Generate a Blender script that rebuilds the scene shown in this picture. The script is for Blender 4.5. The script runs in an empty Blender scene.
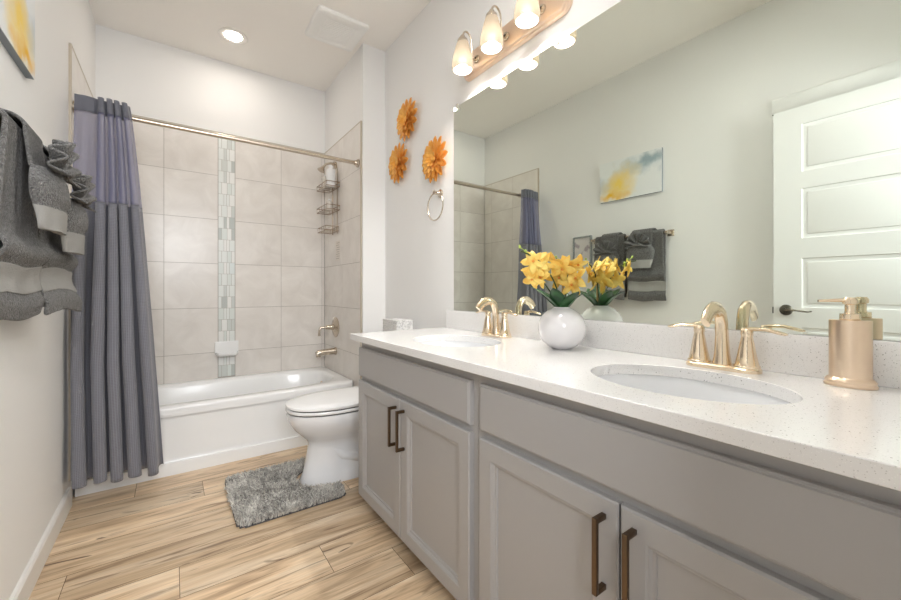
import bpy, bmesh, math, random
from mathutils import Vector, Matrix, noise
random.seed(7)
PI = math.pi
C = bpy.context.scene.collection
scene = bpy.context.scene

# ------------------------------------------------------------ camera
CAMX, CAMY, CAMZ, YAW, FPX = 0.414, -0.144, 1.057, 35.5, 390.3
cam_d = bpy.data.cameras.new('camera')
cam = bpy.data.objects.new('camera', cam_d); C.objects.link(cam)
cam.location = (CAMX, CAMY, CAMZ)
cam.rotation_euler = (PI/2, 0, -math.radians(YAW))
cam_d.sensor_fit = 'HORIZONTAL'; cam_d.sensor_width = 36
cam_d.lens = 36*FPX/901
cam_d.shift_y = -(300-290.4)/901
cam_d.clip_start = 0.02
scene.camera = cam

# ------------------------------------------------------------ world, lights, exposure
scene.view_settings.view_transform = 'Standard'
scene.view_settings.look = 'None'
scene.view_settings.gamma = 1
scene.view_settings.use_curve_mapping = False
scene.view_settings.exposure = 0.95
w = bpy.data.worlds.new('world'); scene.world = w; w.use_nodes = True
w.node_tree.nodes['Background'].inputs[0].default_value = (0.9, 0.95, 1, 1)
w.node_tree.nodes['Background'].inputs[1].default_value = 0.10

def area(name, loc, rot, sx, sy, power, col):
    d = bpy.data.lights.new(name, 'AREA'); d.shape = 'RECTANGLE'; d.size = sx; d.size_y = sy
    d.energy = power; d.color = col
    o = bpy.data.objects.new(name, d); C.objects.link(o); o.location = loc; o.rotation_euler = rot
    return o
# unseen fill light added beyond the open door the camera stands in
area('hallway_fill', (0.44, -1.1, 1.85), (math.radians(92), 0, 0), 1.2, 0.9, 36, (0.95, 0.97, 1.0))
BULB_E, CAN_E, SHADE_E = 370.0, 50.0, 0.26


# ------------------------------------------------------------ room numbers
W = 1.699; A = 1.524; B = 3.333; H = 2.825; YP = 2.49; ZT = 2.267
YF = -0.13
YT = 2.60; ZR = 0.389
ZC = 0.846; XF = 1.123

# ------------------------------------------------------------ materials
def srgb(r, g, b):
    f = lambda c: (c/255/12.92) if c/255 <= .04045 else ((c/255+.055)/1.055)**2.4
    return (f(r), f(g), f(b), 1)
MATS = {}
def mat(name, col, rough=.5, metal=0.0, spec=.5, bump=None, noise_col=None, coat=0, sub=0):
    """bump=(scale, strength, detail); noise_col=(colour2, scale, lo, hi)"""
    m = bpy.data.materials.new(name); m.use_nodes = True
    nt = m.node_tree; b = nt.nodes['Principled BSDF']
    b.inputs['Base Color'].default_value = col
    b.inputs['Roughness'].default_value = rough
    b.inputs['Metallic'].default_value = metal
    b.inputs['Specular IOR Level'].default_value = spec
    if coat: b.inputs['Coat Weight'].default_value = coat; b.inputs['Coat Roughness'].default_value = .05
    if sub: b.inputs['Subsurface Weight'].default_value = sub; b.inputs['Subsurface Radius'].default_value = (.02, .015, .01)
    tc = nt.nodes.new('ShaderNodeTexCoord')
    if noise_col:
        n = nt.nodes.new('ShaderNodeTexNoise'); n.inputs['Scale'].default_value = noise_col[1]; n.inputs['Detail'].default_value = 4
        nt.links.new(tc.outputs['Object'], n.inputs['Vector'])
        r = nt.nodes.new('ShaderNodeMapRange'); r.inputs[1].default_value = noise_col[2]; r.inputs[2].default_value = noise_col[3]
        nt.links.new(n.outputs['Fac'], r.inputs[0])
        mx = nt.nodes.new('ShaderNodeMix'); mx.data_type = 'RGBA'
        mx.inputs[6].default_value = col; mx.inputs[7].default_value = noise_col[0]
        nt.links.new(r.outputs[0], mx.inputs[0]); nt.links.new(mx.outputs[2], b.inputs['Base Color'])
    if bump:
        n = nt.nodes.new('ShaderNodeTexNoise'); n.inputs['Scale'].default_value = bump[0]; n.inputs['Detail'].default_value = bump[2] if len(bump) > 2 else 3
        nt.links.new(tc.outputs['Object'], n.inputs['Vector'])
        bp = nt.nodes.new('ShaderNodeBump'); bp.inputs['Strength'].default_value = bump[1]; bp.inputs['Distance'].default_value = .01
        nt.links.new(n.outputs['Fac'], bp.inputs['Height']); nt.links.new(bp.outputs[0], b.inputs['Normal'])
    MATS[name] = m
    return m
M_wall = mat('wall_paint', srgb(240, 239, 237), .75, bump=(160, .06, 3))
M_ceil = mat('ceiling_paint', srgb(252, 248, 242), .85, bump=(120, .08, 3))
M_trim = mat('white_trim', srgb(236, 234, 230), .4)
M_door = mat('door_paint', srgb(238, 238, 236), .38)
M_tub = mat('tub_acrylic', srgb(243, 243, 242), .22, coat=.25)
M_porc = mat('porcelain', srgb(240, 241, 243), .06, coat=.8)
M_seat = mat('seat_plastic', srgb(244, 244, 244), .18)
M_black = mat('gap_shadow', srgb(25, 24, 24), .6)  # black that stands in for shade between the toilet seat parts
M_cab = mat('cabinet_paint', srgb(170, 168, 167), .36, bump=(60, .02, 2))
M_cabin = mat('cabinet_shadow_gap', srgb(150, 143, 138), .5)
M_toe = mat('toe_board', srgb(150, 144, 138), .6)
M_bronze = mat('antique_bronze', srgb(108, 91, 74), .36, 1.0, bump=(300, .05, 2))
M_gold = mat('champagne_bronze', srgb(240, 222, 196), .2, 1.0)
M_nickel = mat('brushed_nickel', srgb(204, 192, 176), .25, 1.0)
M_goldbr = mat('brushed_gold', srgb(232, 210, 186), .3, 1.0)
M_grout = mat('grout', srgb(172, 166, 156), .9)
M_fl_grout = mat('floor_joint', srgb(80, 58, 40), .9)
M_wf = mat('gold_flower_enamel', srgb(250, 190, 96), .38, .15, noise_col=(srgb(240, 164, 66), 18, .4, .6))
M_white = mat('white_plastic', srgb(240, 240, 240), .3)
M_vase = mat('vase_glaze', srgb(238, 236, 238), .12, coat=.5)
M_petal = mat('petal', srgb(255, 226, 128), .6, noise_col=(srgb(246, 196, 84), 30, .4, .62), sub=0)
M_petal2 = mat('petal_orange', srgb(236, 160, 70), .6)
M_leaf = mat('leaf', srgb(44, 92, 44), .35, noise_col=(srgb(20, 56, 30), 20, .4, .6))
M_stem = mat('stem', srgb(64, 78, 40), .5)
M_stake = mat('bamboo', srgb(206, 170, 120), .6)
M_bud = mat('bud', srgb(170, 190, 90), .5)
M_soil = mat('moss', srgb(52, 60, 32), .9, bump=(120, .6, 4))
M_paper = mat('tissue_box', srgb(226, 225, 222), .6, noise_col=(srgb(188, 186, 184), 120, .5, .6))
M_clear = mat('frosted_plastic', srgb(214, 208, 200), .25)
M_blank = mat('sticker', srgb(228, 221, 212), .5)
M_ink = mat('sticker_ink', srgb(186, 178, 170), .6)
M_canvas_edge = mat('canvas_edge', srgb(150, 156, 160), .8)
M_latch = mat('dark_latch', srgb(40, 40, 38), .4, .8)
M_lever = mat('satin_nickel_dark', srgb(120, 116, 108), .2, 1.0)
M_frame = mat('silver_frame', srgb(176, 184, 186), .25, .9)
M_baffle = mat('light_trim_white', srgb(240, 236, 230), .5)
M_caddy = mat('caddy_bronze', srgb(160, 142, 122), .3, 1.0)
M_vent = mat('vent_white', srgb(250, 249, 246), .5)
M_rugback = mat('rug_backing', srgb(86, 85, 86), .95)

def emis(name, col, st, base=None):
    m = bpy.data.materials.new(name); m.use_nodes = True; nt = m.node_tree
    b = nt.nodes['Principled BSDF']
    b.inputs['Base Color'].default_value = base or col
    b.inputs['Emission Color'].default_value = col
    b.inputs['Emission Strength'].default_value = st
    return m
M_bulb = emis('lit_bulb', (1.0, .97, .935, 1), BULB_E)
M_can = emis('lit_can', (1.0, .91, .82, 1), CAN_E)
M_fill_can = emis('lit_fill_can', (1.0, .985, .965, 1), 125)  # glow of the added fill can at the doorway end

def shade_mat():
    m = bpy.data.materials.new('frosted_glass_shade'); m.use_nodes = True; nt = m.node_tree; N = nt.nodes; L = nt.links
    for n in list(N): N.remove(n)
    out = N.new('ShaderNodeOutputMaterial')
    tr = N.new('ShaderNodeBsdfTransparent'); tr.inputs[0].default_value = (1, .93, .84, 1)
    df = N.new('ShaderNodeBsdfTranslucent'); df.inputs[0].default_value = (.085, .074, .060, 1)
    gl = N.new('ShaderNodeBsdfDiffuse'); gl.inputs[0].default_value = (.10, .09, .08, 1)
    em = N.new('ShaderNodeEmission'); em.inputs[0].default_value = (1, .80, .56, 1); em.inputs[1].default_value = SHADE_E
    a1 = N.new('ShaderNodeMixShader'); a1.inputs[0].default_value = .5
    L.new(df.outputs[0], a1.inputs[1]); L.new(gl.outputs[0], a1.inputs[2])
    a2 = N.new('ShaderNodeMixShader'); a2.inputs[0].default_value = .97
    L.new(tr.outputs[0], a2.inputs[1]); L.new(a1.outputs[0], a2.inputs[2])
    a3 = N.new('ShaderNodeAddShader'); L.new(a2.outputs[0], a3.inputs[0]); L.new(em.outputs[0], a3.inputs[1])
    L.new(a3.outputs[0], out.inputs[0]); return m
M_shade = shade_mat()

def mirror_mat():
    m = bpy.data.materials.new('mirror_glass'); m.use_nodes = True; nt = m.node_tree; N = nt.nodes
    for n in list(N): N.remove(n)
    out = N.new('ShaderNodeOutputMaterial'); g = N.new('ShaderNodeBsdfGlossy')
    g.inputs['Color'].default_value = (.79, .835, .765, 1); g.inputs['Roughness'].default_value = 0
    nt.links.new(g.outputs[0], out.inputs[0]); return m
M_mirror = mirror_mat()

def quartz():
    m = mat('quartz', srgb(240, 239, 238), .16, coat=.3); nt = m.node_tree; N = nt.nodes; L = nt.links; b = N['Principled BSDF']
    tc = N.new('ShaderNodeTexCoord')
    def speck(scale, thr, rnd):
        v = N.new('ShaderNodeTexVoronoi'); v.inputs['Scale'].default_value = scale; L.new(tc.outputs['Object'], v.inputs['Vector'])
        lt = N.new('ShaderNodeMath'); lt.operation = 'LESS_THAN'; lt.inputs[1].default_value = thr; L.new(v.outputs['Distance'], lt.inputs[0])
        sp = N.new('ShaderNodeSeparateColor'); L.new(v.outputs['Color'], sp.inputs[0])
        gt = N.new('ShaderNodeMath'); gt.operation = 'GREATER_THAN'; gt.inputs[1].default_value = rnd; L.new(sp.outputs[0], gt.inputs[0])
        mu = N.new('ShaderNodeMath'); mu.operation = 'MULTIPLY'; L.new(lt.outputs[0], mu.inputs[0]); L.new(gt.outputs[0], mu.inputs[1])
        return mu
    s1 = speck(330, .30, .72); s2 = speck(230, .26, .91); s3 = speck(420, .35, .8)
    prev = None
    for s, c in ((s1, srgb(214, 212, 210)), (s3, srgb(248, 247, 245)), (s2, srgb(136, 132, 129))):
        mx = N.new('ShaderNodeMix'); mx.data_type = 'RGBA'; L.new(s.outputs[0], mx.inputs[0])
        if prev: L.new(prev.outputs[2], mx.inputs[6])
        else: mx.inputs[6].default_value = srgb(240, 239, 238)
        mx.inputs[7].default_value = c; prev = mx
    L.new(prev.outputs[2], b.inputs['Base Color']); return m
M_quartz = quartz()

def tile_mat():
    m = mat('wall_tile', srgb(222, 214, 205), .28); nt = m.node_tree; N = nt.nodes; L = nt.links; b = N['Principled BSDF']
    at = N.new('ShaderNodeAttribute'); at.attribute_name = 'rnd'
    tc = N.new('ShaderNodeTexCoord')
    ad = N.new('ShaderNodeVectorMath'); ad.operation = 'MULTIPLY_ADD'
    L.new(at.outputs['Color'], ad.inputs[0]); ad.inputs[1].default_value = (7, 7, 7); L.new(tc.outputs['Object'], ad.inputs[2])
    n = N.new('ShaderNodeTexNoise'); n.inputs['Scale'].default_value = 5; n.inputs['Detail'].default_value = 7; n.inputs['Roughness'].default_value = .6
    n.inputs['Distortion'].default_value = .8
    L.new(ad.outputs[0], n.inputs['Vector'])
    r = N.new('ShaderNodeValToRGB'); e = r.color_ramp.elements
    e[0].position = .32; e[0].color = srgb(224, 218, 211); e[1].position = .68; e[1].color = srgb(238, 233, 227)
    L.new(n.outputs['Fac'], r.inputs[0]); L.new(r.outputs[0], b.inputs['Base Color'])
    return m
M_tile = tile_mat()

def attr_mat(name, ramp, rough):
    m = mat(name, (1, 1, 1, 1), rough); nt = m.node_tree; N = nt.nodes; L = nt.links; b = N['Principled BSDF']
    at = N.new('ShaderNodeAttribute'); at.attribute_name = 'rnd'
    sp = N.new('ShaderNodeSeparateColor'); L.new(at.outputs['Color'], sp.inputs[0])
    r = N.new('ShaderNodeValToRGB'); el = r.color_ramp.elements
    r.color_ramp.interpolation = 'CONSTANT'
    el[0].position = ramp[0][0]; el[0].color = ramp[0][1]
    el[1].position = ramp[1][0]; el[1].color = ramp[1][1]
    for p_, c_ in ramp[2:]:
        q = el.new(p_); q.color = c_
    L.new(sp.outputs[0], r.inputs[0]); L.new(r.outputs[0], b.inputs['Base Color']); return m
M_mosaic = attr_mat('glass_mosaic', [(0, srgb(232, 235, 231)), (.3, srgb(238, 238, 234)), (.6, srgb(224, 229, 224)), (.8, srgb(212, 216, 211)), (.92, srgb(194, 199, 194)), (.97, srgb(226, 232, 230))], .3)

def wood_floor():
    m = mat('wood_planks', (1, 1, 1, 1), .34); nt = m.node_tree; N = nt.nodes; L = nt.links; b = N['Principled BSDF']
    at = N.new('ShaderNodeAttribute'); at.attribute_name = 'rnd'
    tc = N.new('ShaderNodeTexCoord')
    ad = N.new('ShaderNodeVectorMath'); ad.operation = 'MULTIPLY_ADD'
    L.new(at.outputs['Color'], ad.inputs[0]); ad.inputs[1].default_value = (9, 13, 17); L.new(tc.outputs['Object'], ad.inputs[2])
    def stretched(sx, sy, detail, dist, rough=.55):
        mp = N.new('ShaderNodeMapping'); mp.inputs['Scale'].default_value = (sx, sy, 1); L.new(ad.outputs[0], mp.inputs[0])
        n = N.new('ShaderNodeTexNoise'); n.inputs['Scale'].default_value = 1; n.inputs['Detail'].default_value = detail
        n.inputs['Distortion'].default_value = dist; n.inputs['Roughness'].default_value = rough
        L.new(mp.outputs[0], n.inputs['Vector']); return n
    big = stretched(1.6, 14, 3, .8)
    fine = stretched(5, 110, 5, .4, .65)
    streak = stretched(2.4, 34, 4, 1.0, .6)
    knot = stretched(5, 17, 2, 1.2)
    r1 = N.new('ShaderNodeValToRGB'); e = r1.color_ramp.elements
    e[0].position = .30; e[0].color = srgb(170, 142, 112); e[1].position = .66; e[1].color = srgb(236, 214, 184)
    q = e.new(.48); q.color = srgb(219, 191, 156)
    L.new(big.outputs['Fac'], r1.inputs[0])
    r2 = N.new('ShaderNodeMapRange'); r2.inputs[1].default_value = .3; r2.inputs[2].default_value = .7; r2.inputs[3].default_value = .80; r2.inputs[4].default_value = 1.10
    L.new(fine.outputs['Fac'], r2.inputs[0])
    mu = N.new('ShaderNodeVectorMath'); mu.operation = 'SCALE'; L.new(r1.outputs[0], mu.inputs[0]); L.new(r2.outputs[0], mu.inputs['Scale'])
    r3 = N.new('ShaderNodeMapRange'); r3.inputs[1].default_value = .56; r3.inputs[2].default_value = .70; r3.inputs[3].default_value = 0; r3.inputs[4].default_value = .75
    L.new(streak.outputs['Fac'], r3.inputs[0])
    m1 = N.new('ShaderNodeMix'); m1.data_type = 'RGBA'; L.new(r3.outputs[0], m1.inputs[0]); L.new(mu.outputs[0], m1.inputs[6]); m1.inputs[7].default_value = srgb(118, 88, 62)
    r4 = N.new('ShaderNodeMapRange'); r4.inputs[1].default_value = .68; r4.inputs[2].default_value = .75; r4.inputs[3].default_value = 0; r4.inputs[4].default_value = .85
    L.new(knot.outputs['Fac'], r4.inputs[0])
    m2 = N.new('ShaderNodeMix'); m2.data_type = 'RGBA'; L.new(r4.outputs[0], m2.inputs[0]); L.new(m1.outputs[2], m2.inputs[6]); m2.inputs[7].default_value = srgb(92, 66, 46)
    # per plank tone
    sp = N.new('ShaderNodeSeparateColor'); L.new(at.outputs['Color'], sp.inputs[0])
    r5 = N.new('ShaderNodeMapRange'); r5.inputs[3].default_value = .84; r5.inputs[4].default_value = 1.10; L.new(sp.outputs[1], r5.inputs[0])
    m3 = N.new('ShaderNodeVectorMath'); m3.operation = 'SCALE'; L.new(m2.outputs[2], m3.inputs[0]); L.new(r5.outputs[0], m3.inputs['Scale'])
    L.new(m3.outputs[0], b.inputs['Base Color'])
    return m
M_wood = wood_floor()

def terry(name, c1, c2, scale=300, st=1.0):
    m = mat(name, c1, .95, spec=.1, noise_col=(c2, 150, .35, .65)); nt = m.node_tree; N = nt.nodes; L = nt.links
    b = N['Principled BSDF']; b.inputs['Sheen Weight'].default_value = .3
    tc = N.new('ShaderNodeTexCoord')
    v = N.new('ShaderNodeTexVoronoi'); v.inputs['Scale'].default_value = scale; L.new(tc.outputs['Object'], v.inputs['Vector'])
    n = N.new('ShaderNodeTexNoise'); n.inputs['Scale'].default_value = scale*.5; n.inputs['Detail'].default_value = 4; L.new(tc.outputs['Object'], n.inputs['Vector'])
    ad = N.new('ShaderNodeMath'); L.new(v.outputs['Distance'], ad.inputs[0]); L.new(n.outputs['Fac'], ad.inputs[1])
    bp = N.new('ShaderNodeBump'); bp.inputs['Strength'].default_value = st; bp.inputs['Distance'].default_value = .006
    L.new(ad.outputs[0], bp.inputs['Height']); L.new(bp.outputs[0], b.inputs['Normal']); return m
M_towel = terry('towel_terry', srgb(130, 128, 125), srgb(92, 90, 88))
M_band = mat('towel_band', srgb(152, 150, 146), .85, spec=.15, bump=(260, .3, 2))
M_pile = mat('rug_pile', srgb(150, 149, 150), .9, spec=.1)
def pile_mat():
    nt = M_pile.node_tree; N = nt.nodes; L = nt.links; b = N['Principled BSDF']
    at = N.new('ShaderNodeAttribute'); at.attribute_name = 'rnd'
    sp = N.new('ShaderNodeSeparateColor'); L.new(at.outputs['Color'], sp.inputs[0])
    r = N.new('ShaderNodeValToRGB'); e = r.color_ramp.elements
    e[0].position = 0; e[0].color = srgb(124, 122, 117); e[1].position = 1; e[1].color = srgb(228, 224, 216)
    L.new(sp.outputs[0], r.inputs[0]); L.new(r.outputs[0], b.inputs['Base Color'])
pile_mat()

def waffle(name, col, scale, strength, trans=0.0, translu=0.0):
    m = mat(name, col, .7, spec=.3); nt = m.node_tree; N = nt.nodes; L = nt.links; b = N['Principled BSDF']
    b.inputs['Sheen Weight'].default_value = .25
    uv = N.new('ShaderNodeUVMap')
    mp = N.new('ShaderNodeMapping'); mp.inputs['Scale'].default_value = (scale, scale, scale); L.new(uv.outputs[0], mp.inputs[0])
    sx = N.new('ShaderNodeSeparateXYZ'); L.new(mp.outputs[0], sx.inputs[0])
    hs = []
    for k in (0, 1):
        s = N.new('ShaderNodeMath'); s.operation = 'SINE'; L.new(sx.outputs[k], s.inputs[0])
        a = N.new('ShaderNodeMath'); a.operation = 'ABSOLUTE'; L.new(s.outputs[0], a.inputs[0]); hs.append(a)
    mx = N.new('ShaderNodeMath'); mx.operation = 'MAXIMUM'; L.new(hs[0].outputs[0], mx.inputs[0]); L.new(hs[1].outputs[0], mx.inputs[1])
    bp = N.new('ShaderNodeBump'); bp.inputs['Strength'].default_value = strength; bp.inputs['Distance'].default_value = .004
    L.new(mx.outputs[0], bp.inputs['Height']); L.new(bp.outputs[0], b.inputs['Normal'])
    if strength > .2:
        pw = N.new('ShaderNodeMath'); pw.operation = 'POWER'; pw.inputs[1].default_value = 6; L.new(mx.outputs[0], pw.inputs[0])
        mc = N.new('ShaderNodeMix'); mc.data_type = 'RGBA'; L.new(pw.outputs[0], mc.inputs[0])
        mc.inputs[6].default_value = tuple(c*.72 for c in col[:3])+(1,); mc.inputs[7].default_value = tuple(min(1, c*1.12) for c in col[:3])+(1,)
        L.new(mc.outputs[2], b.inputs['Base Color'])
    if trans or translu:
        out = [n for n in N if n.type == 'OUTPUT_MATERIAL'][0]
        tl = N.new('ShaderNodeBsdfTranslucent'); tl.inputs[0].default_value = tuple(min(1, c*1.5) for c in col[:3])+(1,)
        m1 = N.new('ShaderNodeMixShader'); m1.inputs[0].default_value = translu; L.new(b.outputs[0], m1.inputs[1]); L.new(tl.outputs[0], m1.inputs[2])
        tp = N.new('ShaderNodeBsdfTransparent')
        m2 = N.new('ShaderNodeMixShader'); m2.inputs[0].default_value = trans; L.new(m1.outputs[0], m2.inputs[1]); L.new(tp.outputs[0], m2.inputs[2])
        L.new(m2.outputs[0], out.inputs[0])
    return m
M_curt = waffle('curtain_waffle', srgb(126, 126, 134), 420, .5)
M_sheer = waffle('curtain_sheer', srgb(146, 147, 172), 900, .05, .52, .35)
M_head = waffle('curtain_header', srgb(108, 109, 118), 600, .12)

def canvas_mat():
    m = mat('canvas_paint', (1, 1, 1, 1), .75, bump=(200, .15, 2)); nt = m.node_tree; N = nt.nodes; L = nt.links; b = N['Principled BSDF']
    tc = N.new('ShaderNodeTexCoord'); sx = N.new('ShaderNodeSeparateXYZ')
    n = N.new('ShaderNodeTexNoise'); n.inputs['Scale'].default_value = 9; n.inputs['Detail'].default_value = 5
    L.new(tc.outputs['Object'], n.inputs['Vector'])
    sb = N.new('ShaderNodeVectorMath'); sb.operation = 'SUBTRACT'; L.new(n.outputs['Color'], sb.inputs[0]); sb.inputs[1].default_value = (.5, .5, .5)
    sc = N.new('ShaderNodeVectorMath'); sc.operation = 'MULTIPLY_ADD'; L.new(sb.outputs[0], sc.inputs[0]); sc.inputs[1].default_value = (.22, .22, .22); L.new(tc.outputs['Object'], sc.inputs[2])
    def blob(cy, cz, ry, rz, soft=.35):
        a = N.new('ShaderNodeVectorMath'); a.operation = 'SUBTRACT'; L.new(sc.outputs[0], a.inputs[0]); a.inputs[1].default_value = (0, cy, cz)
        s = N.new('ShaderNodeVectorMath'); s.operation = 'MULTIPLY'; L.new(a.outputs[0], s.inputs[0]); s.inputs[1].default_value = (0, 1/ry, 1/rz)
        l = N.new('ShaderNodeVectorMath'); l.operation = 'LENGTH'; L.new(s.outputs[0], l.inputs[0])
        r = N.new('ShaderNodeMapRange'); r.inputs[1].default_value = 1+soft; r.inputs[2].default_value = 1-soft; L.new(l.outputs['Value'], r.inputs[0])
        return r
    prev = None
    for (cy, cz, ry, rz, col, so) in ((.17, -.03, .15, .05, srgb(206, 214, 220), .7), (-.12, .07, .16, .055, srgb(188, 202, 208), .6), (-.22, .11, .09, .05, srgb(156, 174, 182), .6),
                                (.0, .04, .09, .05, srgb(232, 216, 170), .8), (.05, -.06, .10, .085, srgb(247, 214, 110), .8), (.10, -.14, .09, .03, srgb(242, 188, 50), .7)):
        bl = blob(cy, cz, ry, rz, so)
        mx = N.new('ShaderNodeMix'); mx.data_type = 'RGBA'; L.new(bl.outputs[0], mx.inputs[0])
        if prev: L.new(prev.outputs[2], mx.inputs[6])
        else: mx.inputs[6].default_value = srgb(236, 238, 238)
        mx.inputs[7].default_value = col; prev = mx
    L.new(prev.outputs[2], b.inputs['Base Color']); return m
M_canvas = canvas_mat()
M_print = mat('frame_print', srgb(226, 220, 218), .5, noise_col=(srgb(170, 160, 164), 14, .55, .62))

# ------------------------------------------------------------ mesh helpers
class MB:
    def __init__(s): s.v = []; s.f = []; s.uv = {}; s.r = {}; s.cur = None
    def add(s, vs, fs):
        o = len(s.v); s.v += [tuple(p) for p in vs]
        for f in fs:
            s.f.append([i+o for i in f])
            if s.cur: s.r[len(s.f)-1] = s.cur
        return o
    def box(s, x0, x1, y0, y1, z0, z1, b=0):
        if b <= 0:
            vs = [(x, y, z) for x in (x0, x1) for y in (y0, y1) for z in (z0, z1)]
            s.add(vs, [(0, 1, 3, 2), (4, 6, 7, 5), (0, 4, 5, 1), (2, 3, 7, 6), (0, 2, 6, 4), (1, 5, 7, 3)]); return s
        bm = bmesh.new(); bmesh.ops.create_cube(bm, size=1)
        for v in bm.verts: v.co = Vector(((x0+x1)/2+v.co.x*(x1-x0), (y0+y1)/2+v.co.y*(y1-y0), (z0+z1)/2+v.co.z*(z1-z0)))
        bmesh.ops.bevel(bm, geom=list(bm.edges), offset=b, segments=3, affect='EDGES', profile=.5)
        s.bm(bm); return s
    def bm(s, bm, M=None):
        bm.verts.index_update()
        s.add([(M @ v.co) if M else v.co for v in bm.verts], [[v.index for v in f.verts] for f in bm.faces]); bm.free(); return s
    def tube(s, pts, r, n=12, cap=True, flat=None):
        """flat=(a,b): scale section; r number or list"""
        P = [Vector(p) for p in pts]; m = len(P); R = r if isinstance(r, (list, tuple)) else [r]*m
        T = [(P[min(i+1, m-1)]-P[max(i-1, 0)]).normalized() for i in range(m)]
        up = Vector((0, 0, 1)) if abs(T[0].z) < .9 else Vector((0, 1, 0))
        nrm = (up-T[0]*up.dot(T[0])).normalized(); vs = []
        for i in range(m):
            nrm = (nrm-T[i]*nrm.dot(T[i])).normalized(); bn = T[i].cross(nrm)
            fa, fb = flat[i] if isinstance(flat, list) else (flat or (1, 1))
            for k in range(n):
                a = 2*PI*k/n; vs.append(P[i]+nrm*math.cos(a)*R[i]*fa+bn*math.sin(a)*R[i]*fb)
        fs = [(i*n+k, i*n+(k+1) % n, (i+1)*n+(k+1) % n, (i+1)*n+k) for i in range(m-1) for k in range(n)]
        if cap: fs += [tuple(range(n-1, -1, -1)), tuple((m-1)*n+k for k in range(n))]
        s.add(vs, fs); return s
    def lathe(s, prof, c=(0, 0, 0), n=32, M=None, ex=1, ey=1, cap=True):
        vs = []; m = len(prof)
        for (r, z) in prof:
            for k in range(n):
                a = 2*PI*k/n; p = Vector((r*math.cos(a)*ex, r*math.sin(a)*ey, z))
                if M: p = M @ p
                vs.append(p+Vector(c))
        fs = [(i*n+k, i*n+(k+1) % n, (i+1)*n+(k+1) % n, (i+1)*n+k) for i in range(m-1) for k in range(n)]
        if cap:
            fs += [tuple(range(n-1, -1, -1)), tuple((m-1)*n+k for k in range(n))]
        s.add(vs, fs); return s
    def ball(s, c, r, ex=1, ey=1, ez=1, n=16):
        return s.lathe([(max(1e-4, r*math.sin(PI*i/n)), -r*math.cos(PI*i/n)*ez) for i in range(n+1)], c, n*2, None, ex, ey)
    def loft(s, loops, close=True, cap0=False, cap1=False):
        n = len(loops[0]); vs = [p for l in loops for p in l]; fs = []
        for i in range(len(loops)-1):
            for k in range(n if close else n-1):
                fs.append((i*n+k, i*n+(k+1) % n, (i+1)*n+(k+1) % n, (i+1)*n+k))
        if cap0: fs.append(tuple(range(n-1, -1, -1)))
        if cap1: fs.append(tuple((len(loops)-1)*n+k for k in range(n)))
        s.add(vs, fs); return s
    def build(s, name, m, parent=None, smooth=35, uvf=None):
        me = bpy.data.meshes.new(name); me.from_pydata(s.v, [], s.f); me.materials.append(m)
        if s.r:
            ca = me.color_attributes.new('rnd', 'FLOAT_COLOR', 'CORNER')
            for p in me.polygons:
                c = s.r.get(p.index, (.5, .5, .5))
                for li in p.loop_indices: ca.data[li].color = (*c, 1)
        if uvf:
            ul = me.uv_layers.new(name='UVMap')
            for l in me.loops: ul.data[l.index].uv = uvf[l.vertex_index]
        bm = bmesh.new(); bm.from_mesh(me); bmesh.ops.recalc_face_normals(bm, faces=bm.faces); bm.to_mesh(me); bm.free()
        if smooth:
            for p in me.polygons: p.use_smooth = True
            me.set_sharp_from_angle(angle=math.radians(smooth))
        o = bpy.data.objects.new(name, me); C.objects.link(o)
        if parent is not None:
            o.parent = parent; o.matrix_parent_inverse = parent.matrix_world.inverted() if False else Matrix.Identity(4)
            loc = Vector((0, 0, 0)); q = parent
            while q is not None: loc += q.location; q = q.parent
            for v in me.vertices: v.co -= loc
        return o
def recentre(o, loc):
    """move the origin of a top-level mesh to loc keeping the mesh in place"""
    loc = Vector(loc)
    for v in o.data.vertices: v.co -= loc
    o.location = loc
def thing(name, label, cat, loc, group=None):
    o = bpy.data.objects.new(name, None); C.objects.link(o); o.location = loc; o.empty_display_size = .05
    o['label'] = label; o['category'] = cat
    if group: o['group'] = group
    return o
def tag(o, label, cat, group=None):
    o['label'] = label; o['category'] = cat
    if group: o['group'] = group
    return o
def struct(o, label, cat):
    o['kind'] = 'structure'; o['label'] = label; o['category'] = cat; return o
def rr():
    return (random.random(), random.random(), random.random())

# ------------------------------------------------------------ SETTING
# floor of planks running across the room
mb = MB(); PW = .186; x_end = W+.1
joints = {0: .909, 1: .436, 2: .097, 3: 1.185, 4: 1.19, 5: .55, 6: .257}
k = -12
while 1.301+k*PW < 2.75:
    y0 = 1.301+k*PW; y1 = y0+PW
    j = joints.get(k, random.uniform(0, 1.2))
    xs = [j+1.2*q for q in range(-2, 4)]
    for a, b in zip(xs, xs[1:]):
        a2 = max(a, -.1); b2 = min(b, x_end)
        if b2-a2 < .01: continue
        mb.cur = rr(); g = .0009
        mb.add([(a2+g, y0+g, 0), (b2-g, y0+g, 0), (b2-g, y1-g, 0), (a2+g, y1-g, 0)], [(0, 1, 2, 3)])
    k += 1
fl = mb.build('floor', M_wood, smooth=0)
struct(fl, 'wood-look plank floor running across the bathroom', 'floor')
jb = MB(); jb.box(-.1, x_end, -1.0, B+.1, -.06, -.0008); jb.build('plank_joint', M_fl_grout, fl, smooth=0)

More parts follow.
